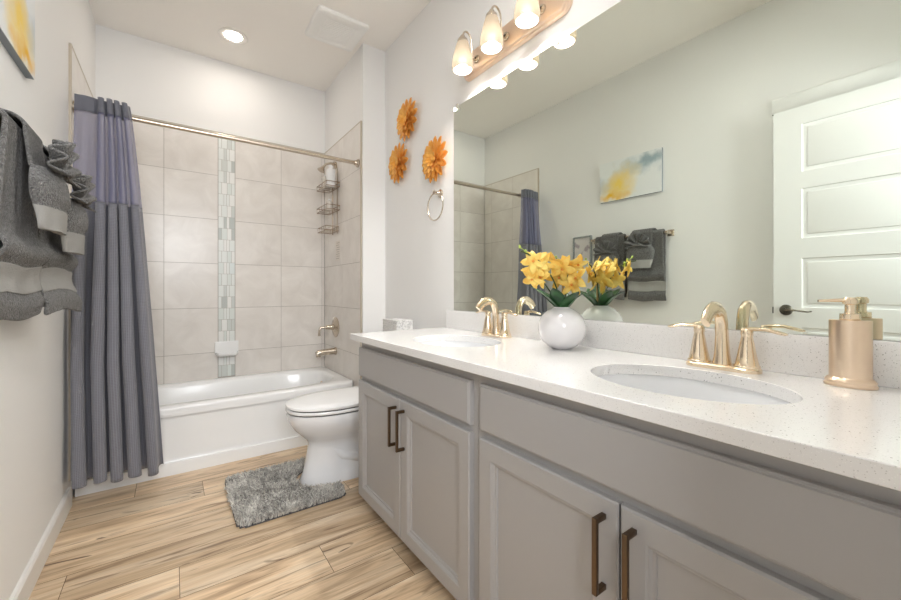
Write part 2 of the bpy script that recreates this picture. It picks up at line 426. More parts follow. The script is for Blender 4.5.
def wall(name, boxes, label, m=M_wall, cat='wall'):
    b = MB()
    for q in boxes: b.box(*q)
    return struct(b.build(name, m, smooth=0), label, cat)
wl = wall('wall_left', [(-.1, 0, YF-.12, B+.1, 0, H)], 'pale warm grey left wall behind the towels and curtain')
wb = wall('wall_back', [(0, W+.1, B, B+.1, 0, H)], 'pale back wall above and behind the tiled tub alcove')
wr = wall('wall_right', [(W, W+.1, YF-.12, YP, 0, H), (A, W+.1, YP, B, 0, H)], 'pale right wall behind mirror and wall flowers, with tiled alcove return')
wf = wall('wall_front', [(.87, W, YF-.12, YF, 0, H), (0, .03, YF-.12, YF, 0, H), (.03, .87, YF-.12, YF, 2.10, H)], 'pale front wall around the open doorway')
ce = wall('ceiling', [(-.1, W+.1, YF-.12, B+.1, H, H+.08)], 'plain off-white ceiling above the bathroom', M_ceil, 'ceiling')

# wall tiles
TS = .338; zrows = [.585+TS*i for i in range(-1, 5)]+[ZT]
def tiles(parent, plane, cols, outward, name='tile_panel'):
    """plane 'y' at B or 'x'; cols list of (a,b)."""
    mb = MB(); g = .0015; th = .009
    for a, b in cols:
        for z0, z1 in zip(zrows, zrows[1:]):
            z0c = max(z0, .30)
            mb.cur = rr()
            if plane[0] == 'y': mb.box(a+g, b-g, plane[1]-th, plane[1]-.0005, z0c+g, z1-g)
            elif outward > 0: mb.box(plane[1]+.0005, plane[1]+th, a+g, b-g, z0c+g, z1-g)
            else: mb.box(plane[1]-th, plane[1]-.0005, a+g, b-g, z0c+g, z1-g)
    return mb.build(name, M_tile, parent, smooth=0)
tiles(wb, ('y', B), [(.011, .028), (.028, .366), (.366, .70), (.816, 1.154), (1.154, 1.492), (1.492, 1.513)], -1)
tiles(wr, ('x', A), [(2.515, 2.868), (2.868, 3.206), (3.206, B-.010)], -1)
tiles(wl, ('x', 0), [(2.515, 2.868), (2.868, 3.206), (3.206, B-.010)], 1)
g = MB().box(.009, A-.009, B-.0075, B-.0002, .3, ZT-.001); g.build('tile_grout', M_grout, wb, smooth=0)
g = MB().box(A-.0075, A-.0002, 2.512, B-.008, .3, ZT-.001); g.build('tile_grout', M_grout, wr, smooth=0)
g = MB().box(.0002, .0075, 2.512, B-.008, .3, ZT-.001); g.build('tile_grout', M_grout, wl, smooth=0)
M_edge = mat('tile_edge_trim', srgb(196, 186, 170), .35, .4)
e = MB().box(A-.011, A-.0002, 2.503, 2.515, ZR, ZT+.006); e.box(A-.011, A-.0002, 2.515, B-.01, ZT-.001, ZT+.006); e.build('tile_edge', M_edge, wr, smooth=0)
e = MB().box(.0002, .011, 2.503, 2.515, .12, ZT+.006); e.box(.0002, .011, 2.515, B-.01, ZT-.001, ZT+.006); e.build('tile_edge', M_edge, wl, smooth=0)
e = MB().box(.011, A-.011, B-.011, B-.0002, ZT-.001, ZT+.004); e.build('tile_edge', M_edge, wb, smooth=0)
# mosaic strip
mb = MB(); z = .392; row = 0
xa, xb = .702, .814
while z < ZT-.02:
    hgt = .088; cw = (xb-xa)/3
    segs = [(xa, xa+cw), (xa+cw, xa+1.5*cw), (xa+1.5*cw, xa+2*cw), (xa+2*cw, xb)] if row % 2 else [(xa, xa+.6*cw), (xa+.6*cw, xa+1.6*cw), (xa+1.6*cw, xa+2.4*cw), (xa+2.4*cw, xb)]
    off = random.choice((0, .02, -.02))
    for a, b in segs:
        mb.cur = rr(); zt = min(z+hgt, ZT-.002)
        mb.box(a+.001, b-.001, B-.0085, B-.0005, z+.001, zt-.001)
    z += hgt; row += 1
mb.build('mosaic_strip', M_mosaic, wb, smooth=0)

# baseboard of the left wall, small ones elsewhere
bb = MB(); prof = [(0, 0), (.014, 0), (.014, .082), (.009, .092), (0, .095)]
bb.loft([[(x+.0002, y, z) for x, z in prof] for y in (.66, 2.5)], cap0=True, cap1=True)
struct(bb.build('baseboard_left', M_trim, smooth=20), 'white baseboard along the foot of the left wall', 'baseboard')
bb = MB(); bb.loft([[(W-x-.0002, y, z) for x, z in prof] for y in (1.70, 2.49)], cap0=True, cap1=True)
struct(bb.build('baseboard_right', M_trim, smooth=20), 'white baseboard behind the toilet', 'baseboard')
t = MB().box(.0005, .018, YF, .650, 2.115, 2.205, .002)
struct(t.build('trim_1', M_door), 'white head trim above the open panelled door', 'trim')

# door leaf, open against the left wall: front face towards the mirror
def panel_door():
    x0, x1, y0, y1, z0, z1 = .070, .105, -.115, .618, .012, 2.088
    mb = MB()
    mb.box(x0, x1-.008, y0, y1, z0, z1)
    pz = [(.20, .48), (.58, .86), (.961, 1.235), (1.345, 1.625), (1.722, 2.0)]
    pz = [(.17, .46), (.57, .85), (.961, 1.238), (1.348, 1.628), (1.722, 1.990)]
    a, b = y0+.125, y1-.125
    X = x1
    def q(ya, yb, za, zb): mb.add([(X, ya, za), (X, yb, za), (X, yb, zb), (X, ya, zb)], [(0, 1, 2, 3)])
    q(y0, a, z0, z1); q(b, y1, z0, z1)
    ed = [z0]+[v for p_ in pz for v in p_]+[z1]
    for i in range(0, len(ed), 2): q(a, b, ed[i], ed[i+1])
    for za, zb in pz:
        lo = []
        for ins, d in ((0, 0), (.004, -.005), (.012, -.007), (.022, -.0065), (.026, -.003), (.03, -.002)):
            lo.append([(X+d, a+ins, za+ins), (X+d, b-ins, za+ins), (X+d, b-ins, zb-ins), (X+d, a+ins, zb-ins)])
        mb.loft(lo, cap1=True)
    mb.add([(x1-.008, y0, z0), (X, y0, z0), (X, y0, z1), (x1-.008, y0, z1)], [(0, 1, 2, 3)])
    mb.add([(x1-.008, y1, z0), (X, y1, z0), (X, y1, z1), (x1-.008, y1, z1)], [(0, 1, 2, 3)])
    mb.add([(x1-.008, y0, z1), (X, y0, z1), (X, y1, z1), (x1-.008, y1, z1)], [(0, 1, 2, 3)])
    d = mb.build('door_1', M_door, smooth=20)
    struct(d, 'white five-panel door standing open, seen in the mirror', 'door')
    h = MB()
    R = Matrix.Rotation(PI/2, 3, 'Y')
    hy = .56; hz = .945
    h.lathe([(.001, .0), (.030, .0), (.031, .004), (.026, .011), (.014, .014), (.011, .05), (.012, .056), (.001, .058)], (x1+.0005, hy, hz), 28, R)
    h.tube([(x1+.048, hy, hz), (x1+.052, hy-.02, hz+.004), (x1+.05, hy-.06, hz), (x1+.048, hy-.10, hz-.006), (x1+.048, hy-.12, hz-.002)], [.010, .009, .008, .007, .005], 12, flat=(.7, 1))
    h.build('door_handle', M_lever, d)
    l = MB().box(.078, .098, y1, y1+.008, hz-.022, hz+.016, .002); l.build('latch', M_latch, d)
    for zh in (.25, 1.05, 1.85):
        hb = MB().tube([(.112, y0-.004, zh-.045), (.112, y0-.004, zh+.045)], .007, 10); hb.build('hinge', M_nickel, d)
panel_door()

# ------------------------------------------------------------ TUB
def superell(cx, cy, a, b, z, n=64, p=4.0):
    out = []
    for k in range(n):
        t = 2*PI*k/n; c, s_ = math.cos(t), math.sin(t)
        out.append((cx+a*abs(c)**(2/p)*math.copysign(1, c), cy+b*abs(s_)**(2/p)*math.copysign(1, s_), z))
    return out
tub = thing('bathtub', 'white alcove bathtub with a smooth front apron under the tiled wall', 'bathtub', (.76, 2.96, 0))
tx0, tx1, ty0, ty1 = .0095, A-.0095, YT, B-.0115
mb = MB()
# outer rectangle sampled like a super-ellipse so deck lofts to the basin rim
n = 96; cx, cy = (tx0+tx1)/2, (ty0+ty1)/2
def rect_loop(z, ins=0, rad=.02):
    a, b = (tx1-tx0)/2-ins, (ty1-ty0)/2-ins; out = []
    for k in range(n):
        t = 2*PI*k/n; c, s_ = math.cos(t), math.sin(t); p_ = 40
        r = 1/((abs(c)/a)**p_+(abs(s_)/b)**p_)**(1/p_)
        out.append((cx+r*c, cy+r*s_, z))
    return out
def ell_loop(z, a, b, dx=0, p_=3.6):
    out = []
    for k in range(n):
        t = 2*PI*k/n; c, s_ = math.cos(t), math.sin(t)
        r = 1/((abs(c)/a)**p_+(abs(s_)/b)**p_)**(1/p_)
        out.append((cx+dx+r*c, cy+.01+r*s_, z))
    return out
loops = [rect_loop(ZR-.055, .0), rect_loop(ZR-.014, .0), rect_loop(ZR-.004, .003), rect_loop(ZR, .012), ell_loop(ZR, .69, .300), ell_loop(ZR-.006, .675, .288),
         ell_loop(ZR-.03, .665, .278), ell_loop(ZR-.15, .64, .262, .006), ell_loop(ZR-.27, .60, .24, .015), ell_loop(ZR-.325, .55, .20, .02), ell_loop(ZR-.335, .45, .15, .02)]
mb.loft(loops, cap1=True)
mb.build('basin', M_tub, tub, smooth=50)
ap = MB()
pr = [(YT+.012, ZR-.05), (YT+.012, .09), (YT+.006, .075), (YT-.004, .072), (YT-.006, .066), (YT-.006, 0.0005)]
pr2 = [(YT+.03, 0.0005), (YT+.03, ZR-.05)]
ap.loft([[(x, y, z) for y, z in pr+pr2] for x in (tx0, tx1)], cap0=True, cap1=True)
ap.build('apron', M_tub, tub, smooth=30)
ov = MB(); R = Matrix.Rotation(-PI/2-.12, 3, 'Y')
ovx, ovy, ovz = cx+.628, 2.985, .30
ov.lathe([(.001, 0), (.036, 0), (.036, .006), (.028, .012), (.001, .013)], (ovx, ovy, ovz), 24, R)
ov.build('overflow_cover', M_nickel, tub)
lv = MB(); lv.tube([(ovx-.01, ovy, ovz+.012), (ovx-.032, ovy, ovz+.014), (ovx-.04, ovy, ovz-.0), (ovx-.04, ovy, ovz-.016)], .006, 10); lv.build('overflow_lever', M_nickel, tub)

# tub spout & valve
sp = thing('tub_spout', 'brushed metal tub spout on the right tiled wall below the valve', 'tub spout', (A-.01, 3.03, .555))
mb = MB(); mb.tube([(A-.0095, 3.03, .558), (A-.03, 3.03, .558), (A-.10, 3.03, .556), (A-.15, 3.03, .552), (A-.17, 3.03, .542)], [.030, .027, .024, .025, .018], 20)
mb.tube([(A-.150, 3.03, .55), (A-.152, 3.03, .520)], [.018, .019], 16); mb.build('spout_body', M_nickel, sp)
mb = MB(); mb.lathe([(.001, 0), (.033, 0), (.033, .004), (.028, .010), (.001, .01)], (A-.0095, 3.03, .558), 24, Matrix.Rotation(-PI/2, 3, 'Y')); mb.build('flange', M_nickel, sp)
vl = thing('shower_valve', 'round metal shower valve with a bent lever above the tub spout', 'shower valve', (A-.01, 3.03, .76))
mb = MB(); mb.lathe([(.001, 0), (.082, 0), (.084, .004), (.074, .010), (.045, .014), (.034, .024), (.001, .025)], (A-.0095, 3.03, .755), 36, Matrix.Rotation(-PI/2, 3, 'Y')); mb.build('escutcheon', M_nickel, vl)
mb = MB(); mb.tube([(A-.034, 3.03, .755), (A-.09, 3.03, .755)], [.022, .015], 18); mb.tube([(A-.075, 3.03, .755), (A-.105, 3.03, .757), (A-.135, 3.03, .755), (A-.145, 3.03, .735), (A-.145, 3.03, .69)], [.011, .010, .009, .008, .010], 12)
mb.build('lever', M_nickel, vl)
# soap dish
sd = thing('soap_dish', 'white ceramic soap dish fixed on the mosaic strip above the tub', 'soap dish', (.758, B-.01, .60))
mb = MB(); mb.box(.678, .838, B-.024, B-.0095, .565, .665, .006); mb.build('back_plate', M_tub, sd)
mb = MB(); o_ = []
for z, s_ in ((.555, .75), (.561, .9), (.573, 1), (.583, 1)): o_.append([(.758+.078*s_*a_, B-.024-.062*s_*b_, z) for a_, b_ in [(-1, 0), (-.95, .7), (-.75, 1), (.75, 1), (.95, .7), (1, 0)]])
o_.append([(.758+.070*a_, B-.024-.054*b_, .583) for a_, b_ in [(-1, 0.05), (-.95, .7), (-.75, 1), (.75, 1), (.95, .7), (1, 0.05)]])
o_.append([(.758+.066*a_, B-.024-.048*b_, .567) for a_, b_ in [(-1, 0.05), (-.95, .7), (-.75, 1), (.75, 1), (.95, .7), (1, 0.05)]])
mb.loft(o_, cap0=True, cap1=True); mb.build('tray', M_tub, sd)

# ------------------------------------------------------------ ROD, CURTAIN
RY, RZ = 2.548, 1.978
rod = thing('curtain_rod', 'straight brushed nickel shower rod across the tub alcove', 'curtain rod', (.76, RY, RZ))
mb = MB(); mb.tube([(.0145, RY, RZ), (A-.0145, RY, RZ)], .0135, 20); mb.build('rod', M_nickel, rod)
for x, d in ((.0115, 1), (A-.0115, -1)):
    mb = MB(); mb.lathe([(.001, 0), (.030, 0), (.030, .006), (.020, .016), (.0165, .030), (.001, .030)], (x, RY, RZ), 24, Matrix.Rotation(d*PI/2, 3, 'Y')); mb.build('flange', M_nickel, rod)

cu = thing('shower_curtain', 'grey waffle shower curtain with a lilac sheer window band, drawn to the left', 'shower curtain', (.17, RY, .1))
def curtain_pt(s, z):
    """s in 0..1 along the cloth from left to right edge"""
    t = (2.03-z)/1.93                       # 0 top .. 1 bottom
    x0 = .022-.010*min(1, t*2); x1 = .232+.145*t**.8
    # folds
    s2 = s**1.0
    ph = 2*PI*(s*5.2+.15)+.35*math.sin(3*t+s*4)
    flat = 1 if s < .17 else max(0, 1-(s-.17)/.06)      # flat first panel near the top
    tf = max(0, 1-t*1.45); flat *= tf
    ph += .55*math.sin(s*10+2*t)
    sk = .20+.20*tf                                     # the flat panel spreads wider than the gathered rest
    s2 = s/.20*sk if s < .20 else sk+(s-.20)/.80*(1-sk)
    amp = (.024+.044*min(1, t*1.5))*(1-.85*flat)
    xx = x0+(x1-x0)*(s2 if t < 0 else s2)
    xx -= .0150*math.sin(2*ph)*min(1, .45+t)*(1-flat)*min(1, s*8)*min(1, (1-s)*8)
    yy = RY-.033-.02*min(1, t*3)-.012*min(1, t*2)+amp*math.sin(ph)-.02
    yy -= .055*t
    yy += .004*math.sin(17*t+9*s)
    yy = min(yy, YT-.022) if z < .5 else yy
    if z > RZ-.035 and z < RZ+.035: pass
    return Vector((xx, yy, z))
def curtain_part(name, z1, z0, m, rows, wave=0, push=0):
    mb = MB(); S = 240; uv = []
    for j in range(rows+1):
        for i in range(S+1):
            s = i/S; z = z1+(z0-z1)*j/rows
            if wave and j == rows: z += wave*math.sin(s*21)*.5+.012*math.sin(s*2.6+1)
            p = curtain_pt(s, z)
            if push: p.y -= push
            if z > 1.93: # cloth swings round the rod in slits: keep it in front of the rod
                p.y = min(p.y, RY-.0175)
            mb.v.append(tuple(p)); uv.append((s*1.1, z))
    for j in range(rows):
        for i in range(S):
            a = j*(S+1)+i; mb.f.append([a, a+1, a+S+2, a+S+1])
    o = mb.build(name, m, cu, smooth=180, uvf=uv)
    md = o.modifiers.new('thickness', 'SOLIDIFY'); md.thickness = .0016; md.offset = 0
    return o
curtain_part('header_band', 2.028, 1.950, M_head, 8)['label'] = 'plain dark grey header band of the curtain'
curtain_part('window_band', 1.950, 1.492, M_sheer, 24)['label'] = 'lilac sheer window band'
curtain_part('lower_panel', 1.492, .120, M_curt, 60, wave=.012)['label'] = 'grey waffle weave lower panel'
# stitched seams
for zz in (1.950, 1.492):
    mb = MB(); pts = [curtain_pt(i/240, zz)-Vector((0, .002, 0)) for i in range(241)]
    if zz > 1.93: pts = [Vector((p.x, min(p.y, RY-.0175)-.002, p.z)) for p in pts]
    mb.tube(pts, .0022, 6); mb.build('seam', M_head, cu)
for i in range(6):
    s = (i+.35)/5.6; p = curtain_pt(s, RZ)
    mb = MB(); R0 = .0195
    mb.tube([(p.x, RY+R0*math.cos(a), RZ+R0*math.sin(a)) for a in [2*PI*q/20 for q in range(21)]], .0022, 6, cap=False); mb.build('curtain_ring', M_nickel, cu)

# ------------------------------------------------------------ SHOWER ARM, CADDY
sh = thing('shower_fixture', 'shower arm and head high on the right tiled wall', 'shower head', (A-.01, 3.03, 2.02))
ay = 3.03
mb = MB(); mb.tube([(A-.0095, ay, 2.09), (A-.05, ay, 2.10), (A-.09, ay, 2.085), (A-.11, ay, 2.06)], .0095, 12); mb.build('shower_arm', M_nickel, sh)
mb = MB(); mb.lathe([(.001, 0), (.03, 0), (.03, .005), (.018, .012), (.001, .012)], (A-.0095, ay, 2.09), 20, Matrix.Rotation(-PI/2, 3, 'Y')); mb.build('flange', M_nickel, sh)
mb = MB(); mb.lathe([(.001, 0), (.012, 0), (.014, -.014), (.028, -.034), (.030, -.042), (.001, -.043)], (A-.112, ay, 2.06), 24, Matrix.Rotation(.5, 3, 'Y')); mb.build('head', M_nickel, sh)
ca = thing('shower_caddy', 'wire shower caddy with three baskets hanging from the shower arm', 'shower caddy', (A-.02, ay, 1.55))
wr_ = .0032
xb_, xo = A-.017, A-.125
mb = MB()
for s_ in (-1, 1):
    mb.tube([(xb_, ay+s_*.055, 1.52), (xb_, ay+s_*.055, 2.04), (xb_-.003, ay+s_*.045, 2.085), (xb_-.008, ay+s_*.025, 2.108), (xb_-.012, ay, 2.113)], wr_*1.2, 8)
mb.build('hanging_frame', M_caddy, ca)
for zb in (1.885, 1.70, 1.535):
    hw = .125 if zb > 1.6 else .10
    mb = MB()
    mb.tube([(xb_-.004, ay-hw, zb+.035), (xo, ay-hw, zb+.035), (xo, ay+hw, zb+.035), (xb_-.004, ay+hw, zb+.035), (xb_-.004, ay-hw, zb+.035)], wr_, 6)
    mb.tube([(xb_-.004, ay-hw, zb), (xo, ay-hw, zb), (xo, ay+hw, zb), (xb_-.004, ay+hw, zb), (xb_-.004, ay-hw, zb)], wr_, 6)
    for q in range(5):
        yy = ay-hw+2*hw*q/4; mb.tube([(xb_-.004, yy, zb+.035), (xb_-.004, yy, zb), (xo, yy, zb), (xo, yy, zb+.035)], wr_*.7, 5)
    mb.build('wire_basket', M_caddy, ca)
def bottle(name, x, y, z, r, h, m, label, ex=1, pump=True):
    t_ = thing(name, label, 'bottle', (x, y, z))
    b_ = MB(); b_.lathe([(.001, 0), (r*.92, 0), (r, .006), (r, h*.72), (r*.85, h*.82), (r*.4, h*.88), (r*.38, h*.92), (.001, h*.92)], (x, y, z), 28, None, ex, 1); b_.build('bottle_body', m, t_)
    c_ = MB(); c_.lathe([(.001, 0), (r*.5, 0), (r*.5, h*.08), (r*.3, h*.1), (.001, h*.1)], (x, y, z+h*.92), 20); c_.build('cap', M_white, t_)
bottle('shampoo_bottle', A-.07, ay-.055, 1.8895, .036, .17, M_white, 'white plastic bottle in the top basket of the shower caddy, nearer one')
bottle('shampoo_bottle', A-.072, ay+.06, 1.8895, .034, .12, M_clear, 'greyish bottle in the top caddy basket, behind the white one', 1)
bottle('lotion_bottle', A-.07, ay-.02, 1.7045, .026, .09, M_clear, 'small pale bottle in the middle basket of the shower caddy', 1)
st_ = MB().box(A-.0102, A-.0094, 2.93, 3.03, 1.30, 1.46)
sto = tag(st_.build('care_sticker', M_blank, smooth=0), 'pale paper sticker with faint lines on the tile under the caddy', 'sticker')
ln = MB()
for q in range(8): ln.box(A-.0106, A-.01025, 2.94+(.01 if q % 3 == 0 else 0), 3.02-(.015 if q % 2 else 0), 1.315+q*.018, 1.320+q*.018)
ln.build('printed_lines', M_ink, sto, smooth=0)

# ------------------------------------------------------------ CEILING ITEMS
cl = thing('recessed_light', 'round recessed ceiling light, lit, over the tub end of the room', 'ceiling light', (.76, 2.94, H))
mb = MB(); mb.lathe([(.053, -.0005), (.092, -.0005), (.094, -.004), (.088, -.008), (.066, -.007), (.053, -.002)], (.76, 2.94, H), 40, cap=False); mb.build('trim_ring', M_baffle, cl)
mb = MB(); mb.lathe([(.001, -.0025), (.054, -.0025), (.052, -.0042), (.001, -.005)], (.76, 2.94, H), 40, cap=False); mb.build('lens', M_can, cl)
ENX, ENY = 1.08, .60  # ceiling can added out of view to brighten the room
cl = thing('recessed_light', 'unseen fill light added as a round recessed ceiling light above the vanity and doorway end of the room', 'ceiling light', (ENX, ENY, H))
mb = MB(); mb.lathe([(.062, -.0005), (.092, -.0005), (.094, -.004), (.088, -.008), (.066, -.006), (.062, -.002)], (ENX, ENY, H), 40, cap=False); mb.build('trim_ring', M_baffle, cl)
mb = MB(); mb.lathe([(.001, -.0025), (.064, -.0025), (.062, -.0042), (.001, -.005)], (ENX, ENY, H), 40, cap=False); mb.build('lens', M_fill_can, cl)
va = thing('exhaust_fan', 'square white ceiling vent cover beside the alcove corner', 'ceiling vent', (1.32, 2.455, H))
def rsq(cx, cy, h, r, z, q=6):
    out = []
    for (sx, sy, a0) in ((1, 1, 0), (-1, 1, PI/2), (-1, -1, PI), (1, -1, 1.5*PI)):
        for i in range(q+1):
            a = a0+PI/2*i/q; out.append((cx+sx*(h-r)+r*math.cos(a), cy+sy*(h-r)+r*math.sin(a), z))
    return out
mb = MB(); c_ = (1.32, 2.31)
va.location = (1.32, 2.455, H); c_ = (1.32, 2.455)
mb.loft([rsq(*c_, .168, .02, H-.0004), rsq(*c_, .168, .02, H-.012), rsq(*c_, .160, .02, H-.020), rsq(*c_, .115, .02, H-.024), rsq(*c_, .11, .02, H-.021), rsq(*c_, .02, .01, H-.021)], cap0=True, cap1=True)
mb.build('cover', M_vent, va)
mb = MB()
for q in range(12): mb.box(c_[0]-.10, c_[0]+.10, c_[1]-.098+q*.0175, c_[1]-.094+q*.0175, H-.0235, H-.0211)
mb.build('grille', M_vent, va, smooth=0)

# ------------------------------------------------------------ VANITY
SINKS = [(1.392, 1.19), (1.392, .29)]; SA, SB = .165, .215
def countertop():
    y0, y1 = YF+.002, 1.695
    bm = bmesh.new(); edges = []
    def ring(pts):
        vs = [bm.verts.new(p) for p in pts]
        for i in range(len(vs)): edges.append(bm.edges.new((vs[i], vs[(i+1) % len(vs)])))
    xs0, xs1 = XF, W-.0005
    outer = [(xs0+(xs1-xs0)*i/8, y0, ZC) for i in range(8)]+[(xs1, y0+(y1-y0)*i/24, ZC) for i in range(24)]+[(xs1-(xs1-xs0)*i/8, y1, ZC) for i in range(8)]+[(xs0, y1-(y1-y0)*i/24, ZC) for i in range(24)]
    ring(outer)
    for cx_, cy_ in SINKS: ring([(cx_+SA*math.cos(2*PI*k/64), cy_+SB*math.sin(2*PI*k/64), ZC) for k in range(64)])
    bmesh.ops.triangle_fill(bm, use_beauty=True, use_dissolve=False, edges=edges)
    # drop faces inside the holes
    for f in list(bm.faces):
        c = f.calc_center_median()
        if any(((c.x-a)/SA)**2+((c.y-b)/SB)**2 < .97 for a, b in SINKS): bm.faces.remove(f)
    r = bmesh.ops.extrude_face_region(bm, geom=list(bm.faces))
    for v in r['geom']:
        if isinstance(v, bmesh.types.BMVert): v.co.z -= .030
    mb = MB(); mb.bm(bm)
    o = mb.build('countertop', M_quartz, smooth=30)
    recentre(o, (1.4, .78, ZC-.03))
    bv = o.modifiers.new('bevel', 'BEVEL'); bv.width = .002; bv.segments = 2; bv.limit_method = 'ANGLE'; bv.angle_limit = 1.0
    tag(o, 'long white speckled quartz countertop over both grey cabinets', 'countertop')
countertop()
bs = MB().box(W-.020, W-.0006, YF+.003, 1.672, ZC+.0004, .946, .0015).build('backsplash', M_quartz)
tag(bs, 'low white speckled backsplash standing on the countertop under the mirror', 'backsplash')

for i, (cx_, cy_) in enumerate(SINKS):
    s = thing('sink', ('far oval white undermount sink, near the toilet end of the counter', 'near oval white undermount sink, beside the soap dispenser')[i], 'sink', (cx_, cy_, ZC-.18), 'undermount sinks')
    mb = MB(); z = ZC-.0305; a, b = SA+.004, SB+.004; lo = []
    for f, dz in ((1.08, 0), (1.0, 0), (.985, -.01), (.96, -.04), (.90, -.08), (.78, -.115), (.55, -.138), (.28, -.146), (.11, -.148)):
        lo.append([(cx_+a*f*math.cos(2*PI*k/64), cy_+b*f*math.sin(2*PI*k/64), z+dz) for k in range(64)])
    lo2 = [[(cx_+(p[0]-cx_)*1.04, cy_+(p[1]-cy_)*1.04, p[2]-.008) for p in l] for l in reversed(lo)]
    mb.loft(lo+lo2+[lo[0]]); mb.build('basin', M_porc, s, smooth=60)
    mb = MB(); mb.lathe([(.001, .0), (.0235, .0), (.0235, .004), (.017, .0045), (.015, .002), (.001, .003)], (cx_, cy_, z-.1475), 28); mb.build('drain', M_gold, s)

def rect_loft(mb, X, y0, y1, z0, z1, prof, d=1):
    """front panel facing -x; prof of (inset, depth>0 towards -x)"""
    lo = [[(X-dp, y0+i_, z0+i_), (X-dp, y1-i_, z0+i_), (X-dp, y1-i_, z1-i_), (X-dp, y0+i_, z1-i_)] for i_, dp in prof]
    mb.loft(lo, cap0=True, cap1=True)
def bar_pull(parent, y, z0, z1, x):
    mb = MB(); w_ = .0055
    mb.box(x-.036, x-.027, y-w_, y+w_, z0, z1, .0008)
    for zz in (z0+.0055, z1-.0055): mb.box(x-.028, x-.0003, y-w_, y+w_, zz-.0055, zz+.0055, .0008)
    return mb.build('handle', M_bronze, parent)
DX = 1.172  # face frame plane
for i, (y0, y1) in enumerate(((.773, 1.668), (YF+.004, .7725))):
    c = thing('base_cabinet', ('far grey vanity cabinet, the one ending beside the toilet', 'near grey vanity cabinet, beside the camera')[i], 'cabinet', (1.4, (y0+y1)/2, 0), 'vanity cabinets')
    mb = MB()
    # carcass as panels so the sink has room
    mb.box(DX+.001, W-.002, y0, y0+.016, .066, ZC-.031); mb.box(DX+.001, W-.002, y1-.016, y1, .066, ZC-.031)
    mb.box(DX+.001, W-.002, y0+.016, y1-.016, .066, .080); mb.box(W-.012, W-.002, y0+.016, y1-.016, .080, ZC-.031)
    mb.build('carcass', M_cab, c, smooth=0)
    mb = MB()
    mb.box(DX, DX+.018, y0, y0+.04, .064, ZC-.0305); mb.box(DX, DX+.018, y1-.04, y1, .064, ZC-.0305)
    mb.box(DX, DX+.018, y0+.04, y1-.04, ZC-.075, ZC-.0305); mb.box(DX, DX+.018, y0+.04, y1-.04, .61, .66); mb.box(DX, DX+.018, y0+.04, y1-.04, .064, .115)
    mb.box(DX, DX+.018, (y0+y1)/2-.02, (y0+y1)/2+.02, .115, .61)
    mb.build('face_frame', M_cab, c, smooth=0)
    mb = MB(); mb.box(DX+.07, DX+.085, y0, y1, .0005, .0655); mb.build('toe_kick', M_toe, c, smooth=0)
    fy0, fy1 = (.795, 1.666) if i == 0 else (YF+.01, .748)
    mb = MB(); rect_loft(mb, DX-.0003, fy0, fy1, .643, .781, [(0, 0), (0, .013), (.003, .0155), (.005, .0155), (.0075, .019), (.010, .019)]); mb.build('drawer_front', M_cab, c, smooth=25)
    mid = 1.238 if i == 0 else .303
    ends = [(fy0, mid-.0025), (mid+.0025, fy1)]
    for k_, (a, b) in enumerate(ends):
        mb = MB(); rect_loft(mb, DX-.0003, a, b, .066, .622, [(0, 0), (0, .015), (.004, .019), (.052, .019), (.055, .0165), (.0575, .0165), (.062, .0110), (.067, .0095), (.069, .005)])
        d = mb.build('door', M_cab, c, smooth=25)
        hy = (mid-.033) if k_ == 0 else (mid+.033)
        bar_pull(d, hy, .432, .590, DX-.0193)

# faucets
def faucet(y, label):
    x = 1.622
    t = thing('faucet', label, 'faucet', (x, y, ZC), 'two-handle faucets')
    z = ZC+.0004
    mb = MB(); lo = []
    for ins, zz in ((0, 0), (0, .008), (.003, .012), (.008, .014)):
        pts = []
        for k in range(48):
            a = 2*PI*k/48; r_ = .032-ins
            pts.append((x+r_*math.cos(a)*.95, y+(.056 if math.sin(a) >= 0 else -.056)+r_*math.sin(a), z+zz))
        lo.append(pts)
    mb.loft(lo, cap0=True, cap1=True); mb.build('base_plate', M_gold, t)
    mb = MB()
    pts = [(x, y, z+.010), (x, y, z+.04), (x-.001, y, z+.09), (x-.004, y, z+.125), (x-.014, y, z+.150), (x-.034, y, z+.163), (x-.056, y, z+.163), (x-.078, y, z+.155), (x-.095, y, z+.140), (x-.104, y, z+.128)]
    mb.tube(pts, [.023, .018, .0155, .0150, .0150, .0145, .0140, .0135, .013, .0125], 22, flat=[(1, 1), (1, 1), (1, 1), (1, 1.05), (1, 1.15), (.95, 1.25), (.85, 1.4), (.8, 1.5), (.75, 1.55), (.72, 1.55)])
    mb.build('spout', M_gold, t)
    for s_ in (-1, 1):
        hy = y+s_*.056
        mb = MB(); mb.lathe([(.001, .0), (.0285, .0), (.0285, .005), (.0255, .008), (.021, .03), (.016, .06), (.0125, .078), (.0125, .082), (.0135, .084), (.0135, .094), (.010, .101), (.001, .103)], (x, hy, z+.012), 28)
        h = mb.build('handle_body', M_gold, t)
        mb = MB(); mb.tube([(x, hy-s_*.008, z+.108), (x, hy+s_*.012, z+.112), (x-.002, hy+s_*.04, z+.113), (x-.003, hy+s_*.066, z+.107), (x-.003, hy+s_*.078, z+.104), (x-.003, hy+s_*.083, z+.104)], [.012, .011, .010, .010, .008, .004], 14, flat=(.5, 1))
        mb.build('lever', M_gold, h)
    mb = MB(); mb.tube([(x+.024, y, z+.013), (x+.024, y, z+.055)], .0022, 8); mb.ball((x+.024, y, z+.058), .0045, n=8); mb.build('lift_rod', M_gold, t)
faucet(1.19, 'champagne bronze two-handle faucet behind the far sink')
faucet(.288, 'champagne bronze two-handle faucet behind the near sink')

